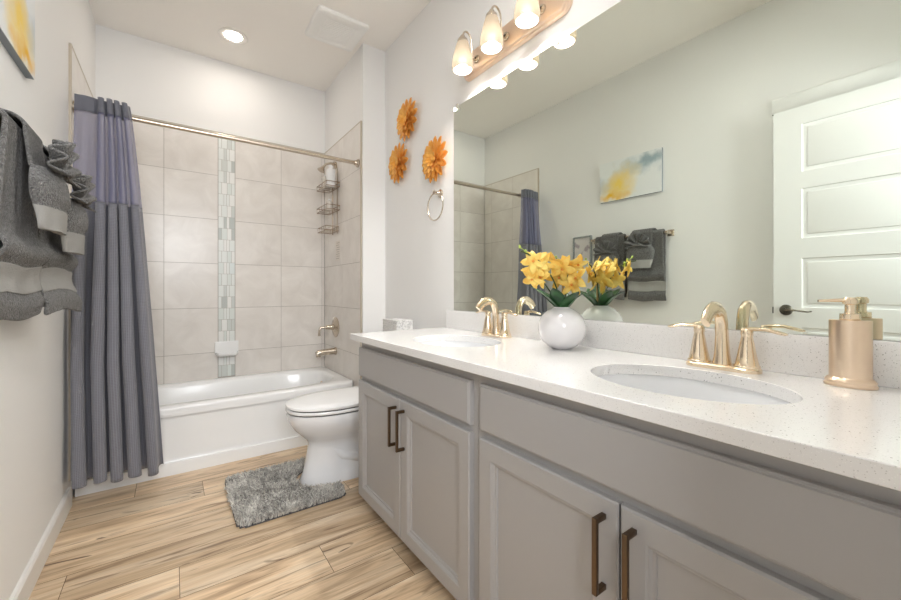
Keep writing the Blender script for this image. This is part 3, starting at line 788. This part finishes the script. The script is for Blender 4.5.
# soap dispenser
sx_, sy_ = 1.632, .045; z = ZC+.0005
t = thing('soap_dispenser', 'rose gold metal soap pump on the counter beside the near sink', 'soap dispenser', (sx_, sy_, ZC))
mb = MB(); mb.lathe([(.001, 0), (.0425, 0), (.0435, .004), (.041, .008), (.042, .012), (.039, .016), (.036, .019)], (sx_, sy_, z), 44, None, .80, 1.0); mb.build('foot', M_goldbr, t)
mb = MB(); mb.lathe([(.034, .0), (.0345, .002), (.0345, .126), (.0340, .128), (.001, .128)], (sx_, sy_, z+.017), 48, None, .80, 1.0); mb.build('body', M_goldbr, t)
mb = MB(); mb.lathe([(.017, 0), (.0175, .002), (.017, .014), (.0105, .015), (.009, .018), (.009, .034), (.0125, .036), (.0135, .044), (.010, .050), (.001, .051)], (sx_, sy_, z+.1448), 28); 
mb.tube([(sx_-.004, sy_+.004, z+.189), (sx_-.02, sy_+.025, z+.1885), (sx_-.034, sy_+.046, z+.187)], [.0045, .0036, .0028], 10)
mb.build('pump', M_gold, t)

# ------------------------------------------------------------ VASE + ORCHID
vx, vy = 1.572, .780
mb = MB(); pr = []
R_, Hh = .085, .158
for k in range(0, 27):
    a = -PI/2+PI*k/28*1.0; r_ = R_*math.cos(a); zz = Hh/2+Hh/2*math.sin(a)
    if a < -1.15: continue
    pr.append((max(r_, .03), zz))
zb = pr[0][1]
pr = [(.001, zb-.002), (pr[0][0]*.9, zb-.002)]+pr
top = pr[-1]; pr += [(top[0]-.004, top[1]-.001), (top[0]-.006, top[1]-.02), (top[0]-.0, top[1]-.045), (.001, top[1]-.05)]
pr = [(r_, zz-(zb-.002)) for r_, zz in pr]
vs_top = max(p_[1] for p_ in pr)
vase = mb.lathe(pr, (vx, vy, ZC+.0004), 56, cap=False).build('vase', M_vase, smooth=60)
recentre(vase, (vx, vy, ZC)); tag(vase, 'round white glazed vase holding yellow flowers, on the counter between the sinks', 'vase')
ztop = ZC+vs_top
orc = thing('flower_arrangement', 'yellow silk orchids with green leaves standing in the round white vase', 'flowers', (vx, vy, ztop-.04))
mb = MB(); mb.lathe([(.001, 0), (.018, 0), (.022, .012), (.012, .022), (.001, .026)], (vx, vy, ztop-.040), 20); mb.build('moss', M_soil, orc)
def bez(a, b, c, d, n=14):
    a, b, c, d = map(Vector, (a, b, c, d))
    return [a*(1-t)**3+b*3*t*(1-t)**2+c*3*t*t*(1-t)+d*t**3 for t in [i/n for i in range(n+1)]]
base = Vector((vx, vy, ztop-.025))
st1 = bez(base, base+Vector((.0, .01, .09)), base+Vector((-.05, .01, .19)), (1.345, .762, 1.185))
st2 = bez(base+Vector((.008, -.006, 0)), base+Vector((.02, .0, .07)), base+Vector((.03, -.005, .17)), (1.635, .79, 1.16))
st3 = bez(base+Vector((-.005, .006, 0)), base+Vector((-.01, .01, .06)), base+Vector((-.07, .01, .09)), (1.47, .80, 1.115))
for s_ in (st1, st2, st3):
    mb = MB(); mb.tube(s_, .0025, 8); mb.build('stem', M_stem, orc)
mb = MB(); mb.tube([base+Vector((.01, .008, 0)), base+Vector((.016, .006, .13))], .004, 8); mb.build('stake', M_stake, orc)
def blade(mb, p0, d, up, L_, w_, curl, nseg=8, cup=.25, rnd=False):
    """leaf/petal strip from p0 along d, curling along up"""
    d = Vector(d).normalized(); up = Vector(up); up = (up-d*up.dot(d)).normalized(); sd = d.cross(up); vs = []
    for i in range(nseg+1):
        t = i/nseg; wd = w_*math.sin(PI*min(1, (t*.86+.10)))**.8*(1 if t < .97 else .4)
        if rnd: wd = w_*(.35+.65*math.sin(PI*.5*min(1, t/.62)))*math.sqrt(max(.03, 1-max(0, (t-.55)/.45)**2.2))
        ct = p0+d*(L_*t*(1-.12*abs(curl)*t))+up*(curl*L_*t*t)
        for j in (-1, -.5, 0, .5, 1): vs.append(ct+sd*wd*.5*j+up*(cup*wd*abs(j)**1.5*.6))
    fs = []
    for i in range(nseg):
        for j in range(4): a = i*5+j; fs.append((a, a+1, a+6, a+5))
    mb.add(vs, fs)
def bloom(c, nrm, L_, ori):
    c = Vector(c); nrm = Vector(nrm).normalized(); t1 = nrm.orthogonal().normalized(); t2 = nrm.cross(t1)
    mb = MB()
    for k in range(5):
        a = 2*PI*k/5+ori+random.uniform(-.12, .12); d = t1*math.cos(a)+t2*math.sin(a)+nrm*.35
        blade(mb, c, d, nrm, L_*random.uniform(.9, 1.1), L_*(.62 if k % 2 else .48), -.30+random.uniform(-.12, .15), cup=.16)
    for k in range(3):
        a = 2*PI*k/3+ori+.5; d = t1*math.cos(a)+t2*math.sin(a)+nrm*1.0
        blade(mb, c, d, nrm, L_*.5, L_*.3, -.2, nseg=5, cup=.3)
    o = mb.build('flower', M_petal, orc, smooth=80)
    md = o.modifiers.new('thickness', 'SOLIDIFY'); md.thickness = .0008
    mb = MB(); mb.ball(tuple(c+nrm*.008), .005, n=8); mb.build('flower_centre', M_petal2, o)
random.seed(11)
camv = Vector((CAMX, CAMY, CAMZ))
for (x, y, zz, L_) in ((1.452, .800, 1.155, .050), (1.425, .780, 1.135, .048), (1.475, .815, 1.125, .050), (1.440, .800, 1.100, .046), (1.485, .79, 1.150, .044), (1.405, .765, 1.155, .040), (1.465, .78, 1.10, .046),
                       (1.600, .775, 1.150, .055), (1.560, .770, 1.135, .050), (1.625, .80, 1.120, .052), (1.580, .80, 1.105, .052), (1.612, .745, 1.100, .052), (1.548, .79, 1.165, .044), (1.60, .76, 1.075, .048), (1.645, .765, 1.155, .042)):
    c = Vector((x, y, zz)); d = (camv-c).normalized()*.7+Vector((random.uniform(-.7, .5), random.uniform(-.6, .6), random.uniform(-.6, .5)))
    d.x = min(d.x, .3)
    bloom(c, d, L_, random.uniform(0, 6))
for q, tt in enumerate((.86, .92, .97, 1.0)):
    p = st1[min(14, int(tt*14))]+Vector((random.uniform(-.008, .008), random.uniform(-.014, .014), .008*q-.006))
    mb = MB(); mb.ball(tuple(p), .0065-.0009*q, ez=1.4, n=8); mb.build('bud', M_bud, orc)
for p in ((1.60, .83, 1.185), (1.352, .775, 1.20)):
    mb = MB(); mb.tube([st2[11] if p[0] > 1.5 else st1[12], p], .0012, 6); mb.ball(p, .0045, n=8); mb.build('bud', M_bud, orc)
for (a, L_, w_, cu_, rise) in ((2.5, .150, .062, -.30, 1.0), (3.5, .115, .056, -.25, 1.2), (4.5, .105, .054, -.3, 1.1), (1.6, .13, .055, -.4, 1.0), (.4, .09, .04, -.3, 1.3), (5.3, .11, .052, -.3, 1.1), (3.1, .085, .046, -.1, 1.9), (2.0, .12, .05, -.35, 1.3)):
    mb = MB(); d = Vector((math.cos(a), math.sin(a), rise)); blade(mb, base+Vector((math.cos(a)*.010, math.sin(a)*.010, .012)), d+Vector((0, 0, .35)), (0, 0, 1), L_, w_, cu_*.8, cup=.12)
    o = mb.build('leaf', M_leaf, orc, smooth=80); md = o.modifiers.new('thickness', 'SOLIDIFY'); md.thickness = .001

# ------------------------------------------------------------ MIRROR
mi = thing('wall_mirror', 'wide frameless wall mirror above the backsplash', 'mirror', (W-.003, .745, .95))
mb = MB(); mb.add([(W-.0062, YF+.004, .9475), (W-.0062, 1.616, .9475), (W-.0062, 1.616, 2.070), (W-.0062, YF+.004, 2.070)], [(0, 1, 2, 3)]); mb.build('glass', M_mirror, mi, smooth=0)
mb = MB(); mb.box(W-.006, W-.0006, YF+.004, 1.616, .9475, 2.070); mb.build('backing', mat('mirror_edge', srgb(206, 214, 206), .2), mi, smooth=0)
for y in (1.585, .9, .2):
    mb = MB(); mb.box(W-.010, W-.0004, y-.010, y+.010, 2.0705, 2.083, .001); mb.box(W-.0105, W-.0066, y-.010, y+.010, 2.060, 2.0715, .0008); mb.build('mirror_clip', M_clear, mi)

# ------------------------------------------------------------ VANITY LIGHT
vlgt = thing('vanity_light', 'three-shade brushed metal vanity light glowing above the mirror', 'wall light', (W, 1.17, 2.23))
def stad(x, h, r, zc_, yc, half, n=20):
    out = []
    for k in range(n+1): a = -PI/2+PI*k/n; out.append((x, yc+half-r+r*math.cos(a), zc_+h*math.sin(a)))
    for k in range(n+1): a = PI/2+PI*k/n; out.append((x, yc-half+r+r*math.cos(a), zc_+h*math.sin(a)))
    return out
def plate(x, h, half, r=.03):
    out = []; zc_, yc = 2.232, 1.170
    for (sy, sz, a0) in ((1, -1, -PI/2), (1, 1, 0), (-1, 1, PI/2), (-1, -1, PI)):
        for i in range(9):
            a = a0+PI/2*i/8; out.append((x, yc+sy*(half-r)+r*math.cos(a), zc_+sz*(h-r)+r*math.sin(a)))
    return out
mb = MB(); mb.loft([plate(W-.0005, .070, .345, .045), plate(W-.010, .070, .345, .045), plate(W-.018, .065, .340, .042), plate(W-.020, .058, .333, .036), plate(W-.028, .054, .329, .034), plate(W-.030, .050, .325, .032)], cap0=True, cap1=True)
mb.build('back_plate', mat('copper_nickel', srgb(240, 216, 194), .36, 1.0), vlgt)
for y in (1.384, 1.17, .956):
    X = W-.122
    mb = MB(); mb.lathe([(.001, 0), (.020, 0), (.018, -.008), (.008, -.012)], (W-.0315, y, 2.225), 20, Matrix.Rotation(PI/2, 3, 'Y'), cap=False)
    mb.tube(bez((W-.034, y, 2.222), (W-.075, y, 2.19), (W-.060, y, 2.28), (W-.070, y, 2.315), 10)+bez((W-.070, y, 2.315), (W-.082, y, 2.345), (W-.118, y, 2.350), (X, y, 2.300), 10)[1:], .0045, 10)
    a_ = mb.build('arm', M_nickel, vlgt)
    mb = MB(); mb.lathe([(.001, .032), (.010, .030), (.016, .018), (.024, .010), (.027, .0), (.027, -.008)], (X, y, 2.280), 24, cap=False); mb.build('socket_cup', M_nickel, vlgt)
    mb = MB(); pr = [(.026, 0), (.030, -.006), (.037, -.032), (.0445, -.062), (.050, -.092), (.0525, -.112), (.0515, -.127), (.0475, -.136)]
    pr2 = [(r_-.0025, zz) for r_, zz in reversed(pr)]
    mb.lathe(pr+pr2, (X, y, 2.276), 36, cap=False); mb.build('lamp_shade', M_shade, vlgt, smooth=60)
    mb = MB(); mb.ball((X, y, 2.180), .023, ez=1.1, n=14); mb.build('bulb', M_bulb, vlgt)

# ------------------------------------------------------------ WALL FLOWERS
def wall_flower(y, z, R0, rot, label):
    t = thing('wall_flower', label, 'wall decoration', (W, y, z), 'metal flowers on the right wall')
    c = Vector((W-.010, y, z))
    for ring_i, (L_, cnt, lift, off, wd) in enumerate(((1.0, 13, .05, .004, .52), (.84, 12, .16, .010, .50), (.62, 10, .32, .016, .44), (.38, 7, .6, .021, .36))):
        mb = MB()
        for k in range(cnt):
            a = 2*PI*k/cnt+rot+ring_i*.22; d = Vector((-lift, math.cos(a), math.sin(a)))
            blade(mb, c+Vector((-off, math.cos(a)*R0*.1, math.sin(a)*R0*.1)), d, (-1, 0, 0), R0*L_*.9, R0*wd*.60, .05, nseg=10, cup=.30, rnd=True)
        o = mb.build('petal_ring', M_wf, t, smooth=50); md = o.modifiers.new('thickness', 'SOLIDIFY'); md.thickness = .0012
    mb = MB(); mb.tube([(W-.0005, y, z), (W-.034, y, z)], [.012, .012], 14); mb.ball((W-.036, y, z), R0*.12, ex=.7, n=10); mb.build('flower_centre', M_wf, t)
wall_flower(2.115, 2.180, .140, .1, 'orange gold metal flower on the wall, highest of the three')
wall_flower(2.235, 1.926, .140, .3, 'orange gold metal flower on the wall, lowest and nearest the alcove')
wall_flower(1.783, 1.828, .138, .2, 'orange gold metal flower on the wall straight above the towel ring')

tr = thing('towel_ring', 'empty round metal towel ring on the wall beside the mirror', 'towel ring', (W, 1.755, 1.63))
mb = MB(); Ry = Matrix.Rotation(-PI/2, 3, 'Y')
mb.lathe([(.001, 0), (.024, 0), (.024, .006), (.016, .012), (.011, .02), (.011, .045), (.013, .05), (.001, .054)], (W-.0006, 1.755, 1.625), 24, Ry); mb.build('mount', M_nickel, tr)
mb = MB(); rc = (W-.040, 1.755, 1.545); mb.tube([(rc[0], rc[1]+.080*math.sin(a), rc[2]+.080*math.cos(a)) for a in [2*PI*q/48 for q in range(49)]], .004, 8, cap=False); mb.build('ring', M_nickel, tr)

# ------------------------------------------------------------ TOILET
TY = 2.075
toi = thing('toilet', 'white toilet with closed lid between tub and vanity', 'toilet', (1.3, TY, 0))
def egg(x0, x1, hw, z, n=48, p_=2.3, blunt=.0):
    """loop in plan: front at x0 (towards -x), back at x1"""
    xm = x0+(x1-x0)*.55; out = []
    for k in range(n):
        a = 2*PI*k/n; c, s_ = math.cos(a), math.sin(a)
        ax = (x1-xm) if c > 0 else (xm-x0)
        pp = 3.2 if c > 0 else p_
        out.append((xm+ax*math.copysign(abs(c)**(2/pp), c), TY+hw*math.copysign(abs(s_)**(2/pp), s_), z))
    return out
mb = MB()
mb.loft([egg(.984, 1.60, .122, .0006), egg(.982, 1.60, .124, .012), egg(1.000, 1.60, .106, .05), egg(1.014, 1.60, .096, .12), egg(1.026, 1.58, .090, .18), egg(1.028, 1.55, .094, .215), egg(1.016, 1.53, .108, .235),
         egg(.985, 1.52, .136, .265), egg(.952, 1.51, .162, .300), egg(.928, 1.51, .180, .340), egg(.917, 1.50, .186, .380), egg(.920, 1.50, .184, .392), egg(.945, 1.49, .16, .394)], cap0=True, cap1=True)
mb.build('bowl', M_porc, toi, smooth=60)
mb = MB(); mb.loft([egg(.918, 1.455, .185, .400), egg(.914, 1.458, .188, .404), egg(.914, 1.458, .188, .412), egg(.918, 1.455, .185, .416)], cap0=True, cap1=True); mb.build('seat', M_seat, toi, smooth=50)
mb = MB(); mb.loft([egg(.918, 1.46, .186, .4225), egg(.913, 1.462, .190, .427), egg(.915, 1.462, .189, .437), egg(.930, 1.455, .178, .444), egg(.98, 1.44, .14, .4475), egg(1.08, 1.40, .06, .4485)], cap0=True, cap1=True); mb.build('lid', M_seat, toi, smooth=50)
mb = MB(); mb.loft([egg(.926, 1.45, .179, .3942), egg(.926, 1.45, .179, .4223)], cap0=True, cap1=True); mb.build('seat_gap_shadow', M_black, toi)  # black filler painted as the shade between bowl, seat and lid
for s_ in (-1, 1):
    mb = MB(); mb.tube([(1.12, TY+s_*.045, .20), (1.20, TY+s_*.064, .13), (1.30, TY+s_*.073, .10), (1.40, TY+s_*.072, .17), (1.47, TY+s_*.068, .27), (1.54, TY+s_*.06, .22), (1.565, TY+s_*.058, .05)], [.02, .034, .040, .040, .038, .034, .03], 16)
    mb.build('trapway', M_porc, toi)
mb = MB(); mb.box(1.495, W-.012, TY-.215, TY+.215, .385, .725, .022); mb.build('tank', M_porc, toi, smooth=40)
mb = MB(); mb.box(1.485, W-.006, TY-.225, TY+.225, .7255, .752, .010); mb.build('tank_lid', M_porc, toi, smooth=40)
mb = MB(); mb.box(1.44, 1.62, TY-.10, TY+.10, .30, .392, .02); mb.build('tank_shelf', M_porc, toi, smooth=40)
mb = MB(); mb.tube([(1.494, TY+.15, .66), (1.478, TY+.15, .66)], .014, 14); mb.tube([(1.48, TY+.155, .66), (1.474, TY+.11, .655), (1.474, TY+.07, .65)], .006, 10); mb.build('flush_lever', M_nickel, toi)
for s_ in (-1, 1):
    mb = MB(); mb.tube([(1.43, TY+s_*.075, .4145), (1.43, TY+s_*.075, .43)], .014, 12); mb.build('lid_hinge', M_seat, toi)
# tissue box
tb = thing('tissue_box', 'white patterned tissue box on the toilet tank behind the counter', 'tissue box', (1.57, TY, .752))
mb = MB(); mb.box(1.520, 1.635, TY-.105, TY+.085, .7525, .874, .003); mb.build('box', M_paper, tb)
mb = MB(); mb.lathe([(.045, 0), (.045, .0012), (.001, .0012)], (1.5775, TY-.01, .8742), 24, None, .5, 1.4); mb.build('opening_film', M_white, tb)

# ------------------------------------------------------------ RUG
rug = thing('contour_rug', 'grey shaggy contour rug on the floor around the toilet base', 'rug', (.9, 2.05, 0))
RX0, RX1, RY0, RY1 = .648, 1.15, 1.795, 2.335
def in_rug(x, y, m_=0):
    if x < RX0+m_ or x > RX1-m_ or y < RY0+m_ or y > RY1-m_: return False
    r = .05
    for cx_, cy_ in ((RX0+r, RY0+r), (RX0+r, RY1-r), (RX1-r, RY0+r), (RX1-r, RY1-r)):
        if (x-cx_)*(1 if cx_ > .9 else -1) > 0 and (y-cy_)*(1 if cy_ > 2.06 else -1) > 0 and math.hypot(x-cx_, y-cy_) > r-m_: return False
    # notch round the toilet base
    if x > 1.06 and abs(y-TY) < .140+m_: return False
    if math.hypot((x-1.085)/1.0, (y-TY)/1.15) < .120+m_: return False
    return True
mb = MB()
step = .01; xs = [RX0+step*i for i in range(int((RX1-RX0)/step)+1)]; ys = [RY0+step*i for i in range(int((RY1-RY0)/step)+1)]
idx = {}
for i, x in enumerate(xs):
    for j, y in enumerate(ys):
        if in_rug(x+step/2, y+step/2):
            q = []
            for (a, b) in ((i, j), (i+1, j), (i+1, j+1), (i, j+1)):
                if (a, b) not in idx: idx[(a, b)] = len(mb.v); mb.v.append((RX0+step*a, RY0+step*b, .006))
                q.append(idx[(a, b)])
            mb.f.append(q)
o = mb.build('backing', M_rugback, rug, smooth=0); md = o.modifiers.new('t', 'SOLIDIFY'); md.thickness = .005; md.offset = -1
random.seed(3); mb = MB()
cnt = 0
while cnt < 11000:
    x = random.uniform(RX0, RX1); y = random.uniform(RY0, RY1)
    if not in_rug(x, y, .002): continue
    cnt += 1
    nz = noise.noise(Vector((x*9, y*9, 0)))*.8+noise.noise(Vector((x*30, y*30, 3)))*.8
    lean = Vector((math.cos(nz*5+x*12), math.sin(nz*5+y*9), 0))*random.uniform(.2, .9)+Vector((random.uniform(-.6, .6), random.uniform(-.6, .6), 0))
    h = random.uniform(.012, .028); p0 = Vector((x, y, .006)); p1 = p0+Vector((lean.x*.006, lean.y*.006, h*.6)); p2 = p1+Vector((lean.x*.012, lean.y*.012, h*.35))
    v = max(0, min(1, .55+nz*.35+random.uniform(-.35, .35))); mb.cur = (v, v, v)
    w_ = .0030; a0 = random.uniform(0, 6); vs = []
    for p, s_ in ((p0, 1), (p1, 1.15), (p2, .55)):
        for k in range(3): a = a0+2*PI*k/3; vs.append(p+Vector((math.cos(a)*w_*s_, math.sin(a)*w_*s_, 0)))
    mb.add(vs, [(0, 1, 4, 3), (1, 2, 5, 4), (2, 0, 3, 5), (3, 4, 7, 6), (4, 5, 8, 7), (5, 3, 6, 8), (6, 7, 8)])
o = mb.build('pile', M_pile, rug, smooth=0); o['kind'] = 'stuff'

# ------------------------------------------------------------ TOWELS ON THE LEFT WALL
bar = thing('towel_bar', 'metal towel bar on the left wall carrying the grey towels', 'towel bar', (0, 1.56, 1.50))
BX, BZ = .062, 1.478; by0, by1 = 1.238, 1.86
mb = MB(); mb.tube([(BX, by0, BZ), (BX, by1, BZ)], .0095, 14); mb.build('bar', M_nickel, bar)
for y in (by0+.004, by1-.004):
    mb = MB(); mb.box(.0006, .009, y-.024, y+.024, BZ-.024, BZ+.024, .003); mb.box(.009, BX+.012, y-.011, y+.011, BZ-.011, BZ+.011, .003); mb.build('bracket', M_nickel, bar)

def sheet(name, m, parent, f, nu, nv, th, closed=True, smooth=180):
    mb = MB()
    for j in range(nv+1):
        for i in range(nu+1): mb.v.append(tuple(f(i/nu, j/nv)))
    for j in range(nv):
        for i in range(nu): a = j*(nu+1)+i; mb.f.append([a, a+1, a+nu+2, a+nu+1])
    o = mb.build(name, m, parent, smooth=smooth)
    if th:
        md = o.modifiers.new('t', 'SOLIDIFY'); md.thickness = th; md.offset = 0
    ss = o.modifiers.new('s', 'SUBSURF'); ss.levels = 1; ss.render_levels = 1
    return o
def nz3(a, b, c): return noise.noise(Vector((a, b, c)))
def bath_towel(y0, y1, label, seed, bot=.985, ext=1.0):
    t = thing('bath_towel', label, 'towel', (BX, (y0+y1)/2, BZ), 'grey bath towels on the bar')
    ZTOP = BZ+.024
    def env(v):
        """v 0..1 : back hem, up behind, over bar, down the front to v=1 ; returns x,z"""
        Lb, Lt, Lf = .45, .075, ZTOP-.02-bot
        s = v*(Lb+Lt+Lf)
        if s < Lb: return BX-.020, BZ-.45+s+.0
        if s < Lb+Lt:
            a = (s-Lb)/Lt*PI; return BX-.020*math.cos(a), BZ+.022*math.sin(a)
        q = (s-Lb-Lt); zz = BZ-q; fr = q/(BZ-bot)
        x = BX+.020+ext*(.018*fr+.012*max(0, fr-.72)/.28)
        x += .027*math.exp(-((fr-.64)/.055)**2)*(1 if fr > .555 else max(0, (fr-.53)/.025))      # gathered roll above the band
        x -= .006*math.exp(-((fr-.79)/.05)**2)
        x += .010*math.exp(-((fr-.93)/.04)**2)
        return x, zz
    def f(u, v):
        x, z = env(v); y = y0+(y1-y0)*u
        fr = max(0, (BZ-z)/(BZ-bot)) if x > BX else 0
        x += fr*(-.040*(1-u))
        x += (.007*nz3(y*14+seed, z*3, 1)+.004*nz3(y*35, z*9, seed))*min(1, fr*3+.1)*(1 if x > BX else .3)
        flare = .012*max(0, fr-.5)/.5+.010*math.exp(-((fr-.64)/.055)**2)
        y += flare*(u-.5)*2 + .004*nz3(z*12, u*5, seed)
        if x > BX: z += .012*math.sin(u*6+seed)*fr*.6
        return (x, y, z)
    sheet('towel_cloth', M_towel, t, f, 34, 96, .012)
    # the folded side layers: second inner layer, pushed nearer to the wall
    def f2(u, v):
        z = BZ-.02-(BZ-bot-.03)*v; fr = v; y = y0+.010+(y1-y0-.02)*u
        return (BX+.004-.040*(1-u)*fr+.002*fr+.006*nz3(y*20, z*5, seed+4), y, z)
    sheet('inner_fold', M_towel, t, f2, 16, 30, .010)
    # woven band
    L = .45+.075+(ZTOP-.02-bot)
    def fb(u, v):
        fr = .715+.15*v; vv = (.45+.075+fr*(BZ-bot))/L
        x, y, z = f(u, vv); return (x+.0080, y+(u-.5)*.006, z)
    sheet('woven_band', M_band, t, fb, 34, 8, .003)['label'] = 'smooth lighter woven band'
    return t
def fan_towel(y0, y1, label, seed, xoff, zt=1.475, bot=1.215):
    """hand towel over the bath towel, tied with a pleated fan at its top"""
    yc = (y0+y1)/2; w_ = (y1-y0)
    t = thing('hand_towel', label, 'towel', (BX+.04, yc, BZ), 'grey hand towels folded with a fan')
    X0 = BX+.048+xoff
    # strap over the bar
    def fs(u, v):
        a = PI*v; y = yc-w_*.40+w_*.8*u
        if v < .3: q = v/.3; return (BX-.042, y, BZ-.25+.25*q)
        if v < .55: a = (v-.3)/.25*PI; return (BX-.042*math.cos(a), y, BZ+.040*math.sin(a))
        q = (v-.55)/.45; return (BX+.038+xoff*q*.5, y, BZ-.095*q)
    sheet('strap', M_towel, t, fs, 10, 40, .009)
    # pouch body : fat folded packet
    mb = MB(); n = 44; lo = []
    for j in range(15):
        q = j/14; z = zt-.085+(bot-(zt-.085))*q
        hw = w_*(.30+.20*math.sin(PI*min(1, q*1.25+.12))) if q < .45 else w_*(.49-.11*(q-.45)/.55)
        hx = .016+.018*math.sin(PI*min(1, q*1.15+.1)) if q < .55 else .022-.008*(q-.55)/.45
        pts = []
        for k in range(n):
            a = 2*PI*k/n; c, s_ = math.cos(a), math.sin(a)
            xx = X0-.020*max(0, -s_)+hx*math.copysign(abs(c)**.8, c)*(1 if c > 0 else .45)+.004*nz3(s_*3, z*14, seed)+.012*q
            pts.append((xx, yc+hw*math.copysign(abs(s_)**.75, s_), z))
        lo.append(pts)
    mb.loft(lo[:10], cap0=True); b_ = mb.build('pouch', M_towel, t, smooth=80)
    mb = MB(); mb.loft([[( (p[0]-X0)*1.04+X0+.001, yc+(p[1]-yc)*1.03, p[2]) for p in l] for l in lo[9:]], cap1=True, cap0=True)
    mb.build('woven_band', M_band, t, smooth=80)['label'] = 'smooth lighter woven band'
    # pleated fan
    cz = zt-.085; P = 6; cx_ = X0+.014
    def ff(u, v):
        ang = PI*(-.08+1.16*u); r_ = .012+.088*v*(.86+.14*math.sin(PI*u))
        ple = math.cos(u*P*2*PI)
        x = cx_+.008+.006*v+(.004+.016*v)*ple+.006*v*v
        return (x, yc-math.cos(ang)*r_*min(w_, .18)/.17, cz+math.sin(ang)*r_*.92)
    sheet('pleated_fan', M_towel, t, ff, 108, 10, .007)
    mb = MB(); mb.tube([(cx_+.012, yc-.04, cz-.002), (cx_+.026, yc-.02, cz+.002), (cx_+.03, yc, cz+.003), (cx_+.026, yc+.02, cz+.002), (cx_+.012, yc+.04, cz-.002)], [.008, .010, .010, .010, .008], 10); mb.build('tie', M_towel, t)
bath_towel(1.262, 1.510, 'big dark grey bath towel on the bar, the one nearer the doorway', 1.3, .985, .35)
bath_towel(1.560, 1.815, 'big dark grey bath towel on the bar, the one nearer the shower curtain', 5.1, .990, 1.9)
fan_towel(1.305, 1.512, 'grey hand towel with fan fold hung over the towel nearer the doorway', 2.2, .022, 1.475, 1.222)
fan_towel(1.575, 1.768, 'grey hand towel with fan fold hung over the towel nearer the curtain', 7.7, .026, 1.445, 1.182)

# ------------------------------------------------------------ PICTURES
cv = thing('canvas_picture', 'abstract canvas in white, yellow and blue grey on the left wall', 'picture', (.002, 1.592, 1.96))
cy0, cy1, cz0, cz1 = 1.30, 1.812, 1.793, 2.118
mb = MB(); mb.box(.0008, .0215, cy0, cy1, cz0, cz1); mb.build('stretcher', M_canvas_edge, cv, smooth=0)
mb = MB(); mb.box(.0216, .0235, cy0, cy1, cz0, cz1); mb.build('painted_front', M_canvas, cv, smooth=0)
pf = thing('picture_frame', 'small silver framed picture on the left wall, seen in the mirror', 'picture', (.002, 1.985, 1.42))
fy0, fy1, fz0, fz1 = 1.90, 2.09, 1.29, 1.535
mb = MB(); q = .014
mb.box(.001, .020, fy0, fy0+q, fz0, fz1, .001); mb.box(.001, .020, fy1-q, fy1, fz0, fz1, .001); mb.box(.001, .020, fy0+q, fy1-q, fz0, fz0+q, .001); mb.box(.001, .020, fy0+q, fy1-q, fz1-q, fz1, .001); mb.build('frame', M_frame, pf)
mb = MB(); mb.box(.001, .010, fy0+q, fy1-q, fz0+q, fz1-q); mb.build('print', M_print, pf, smooth=0)
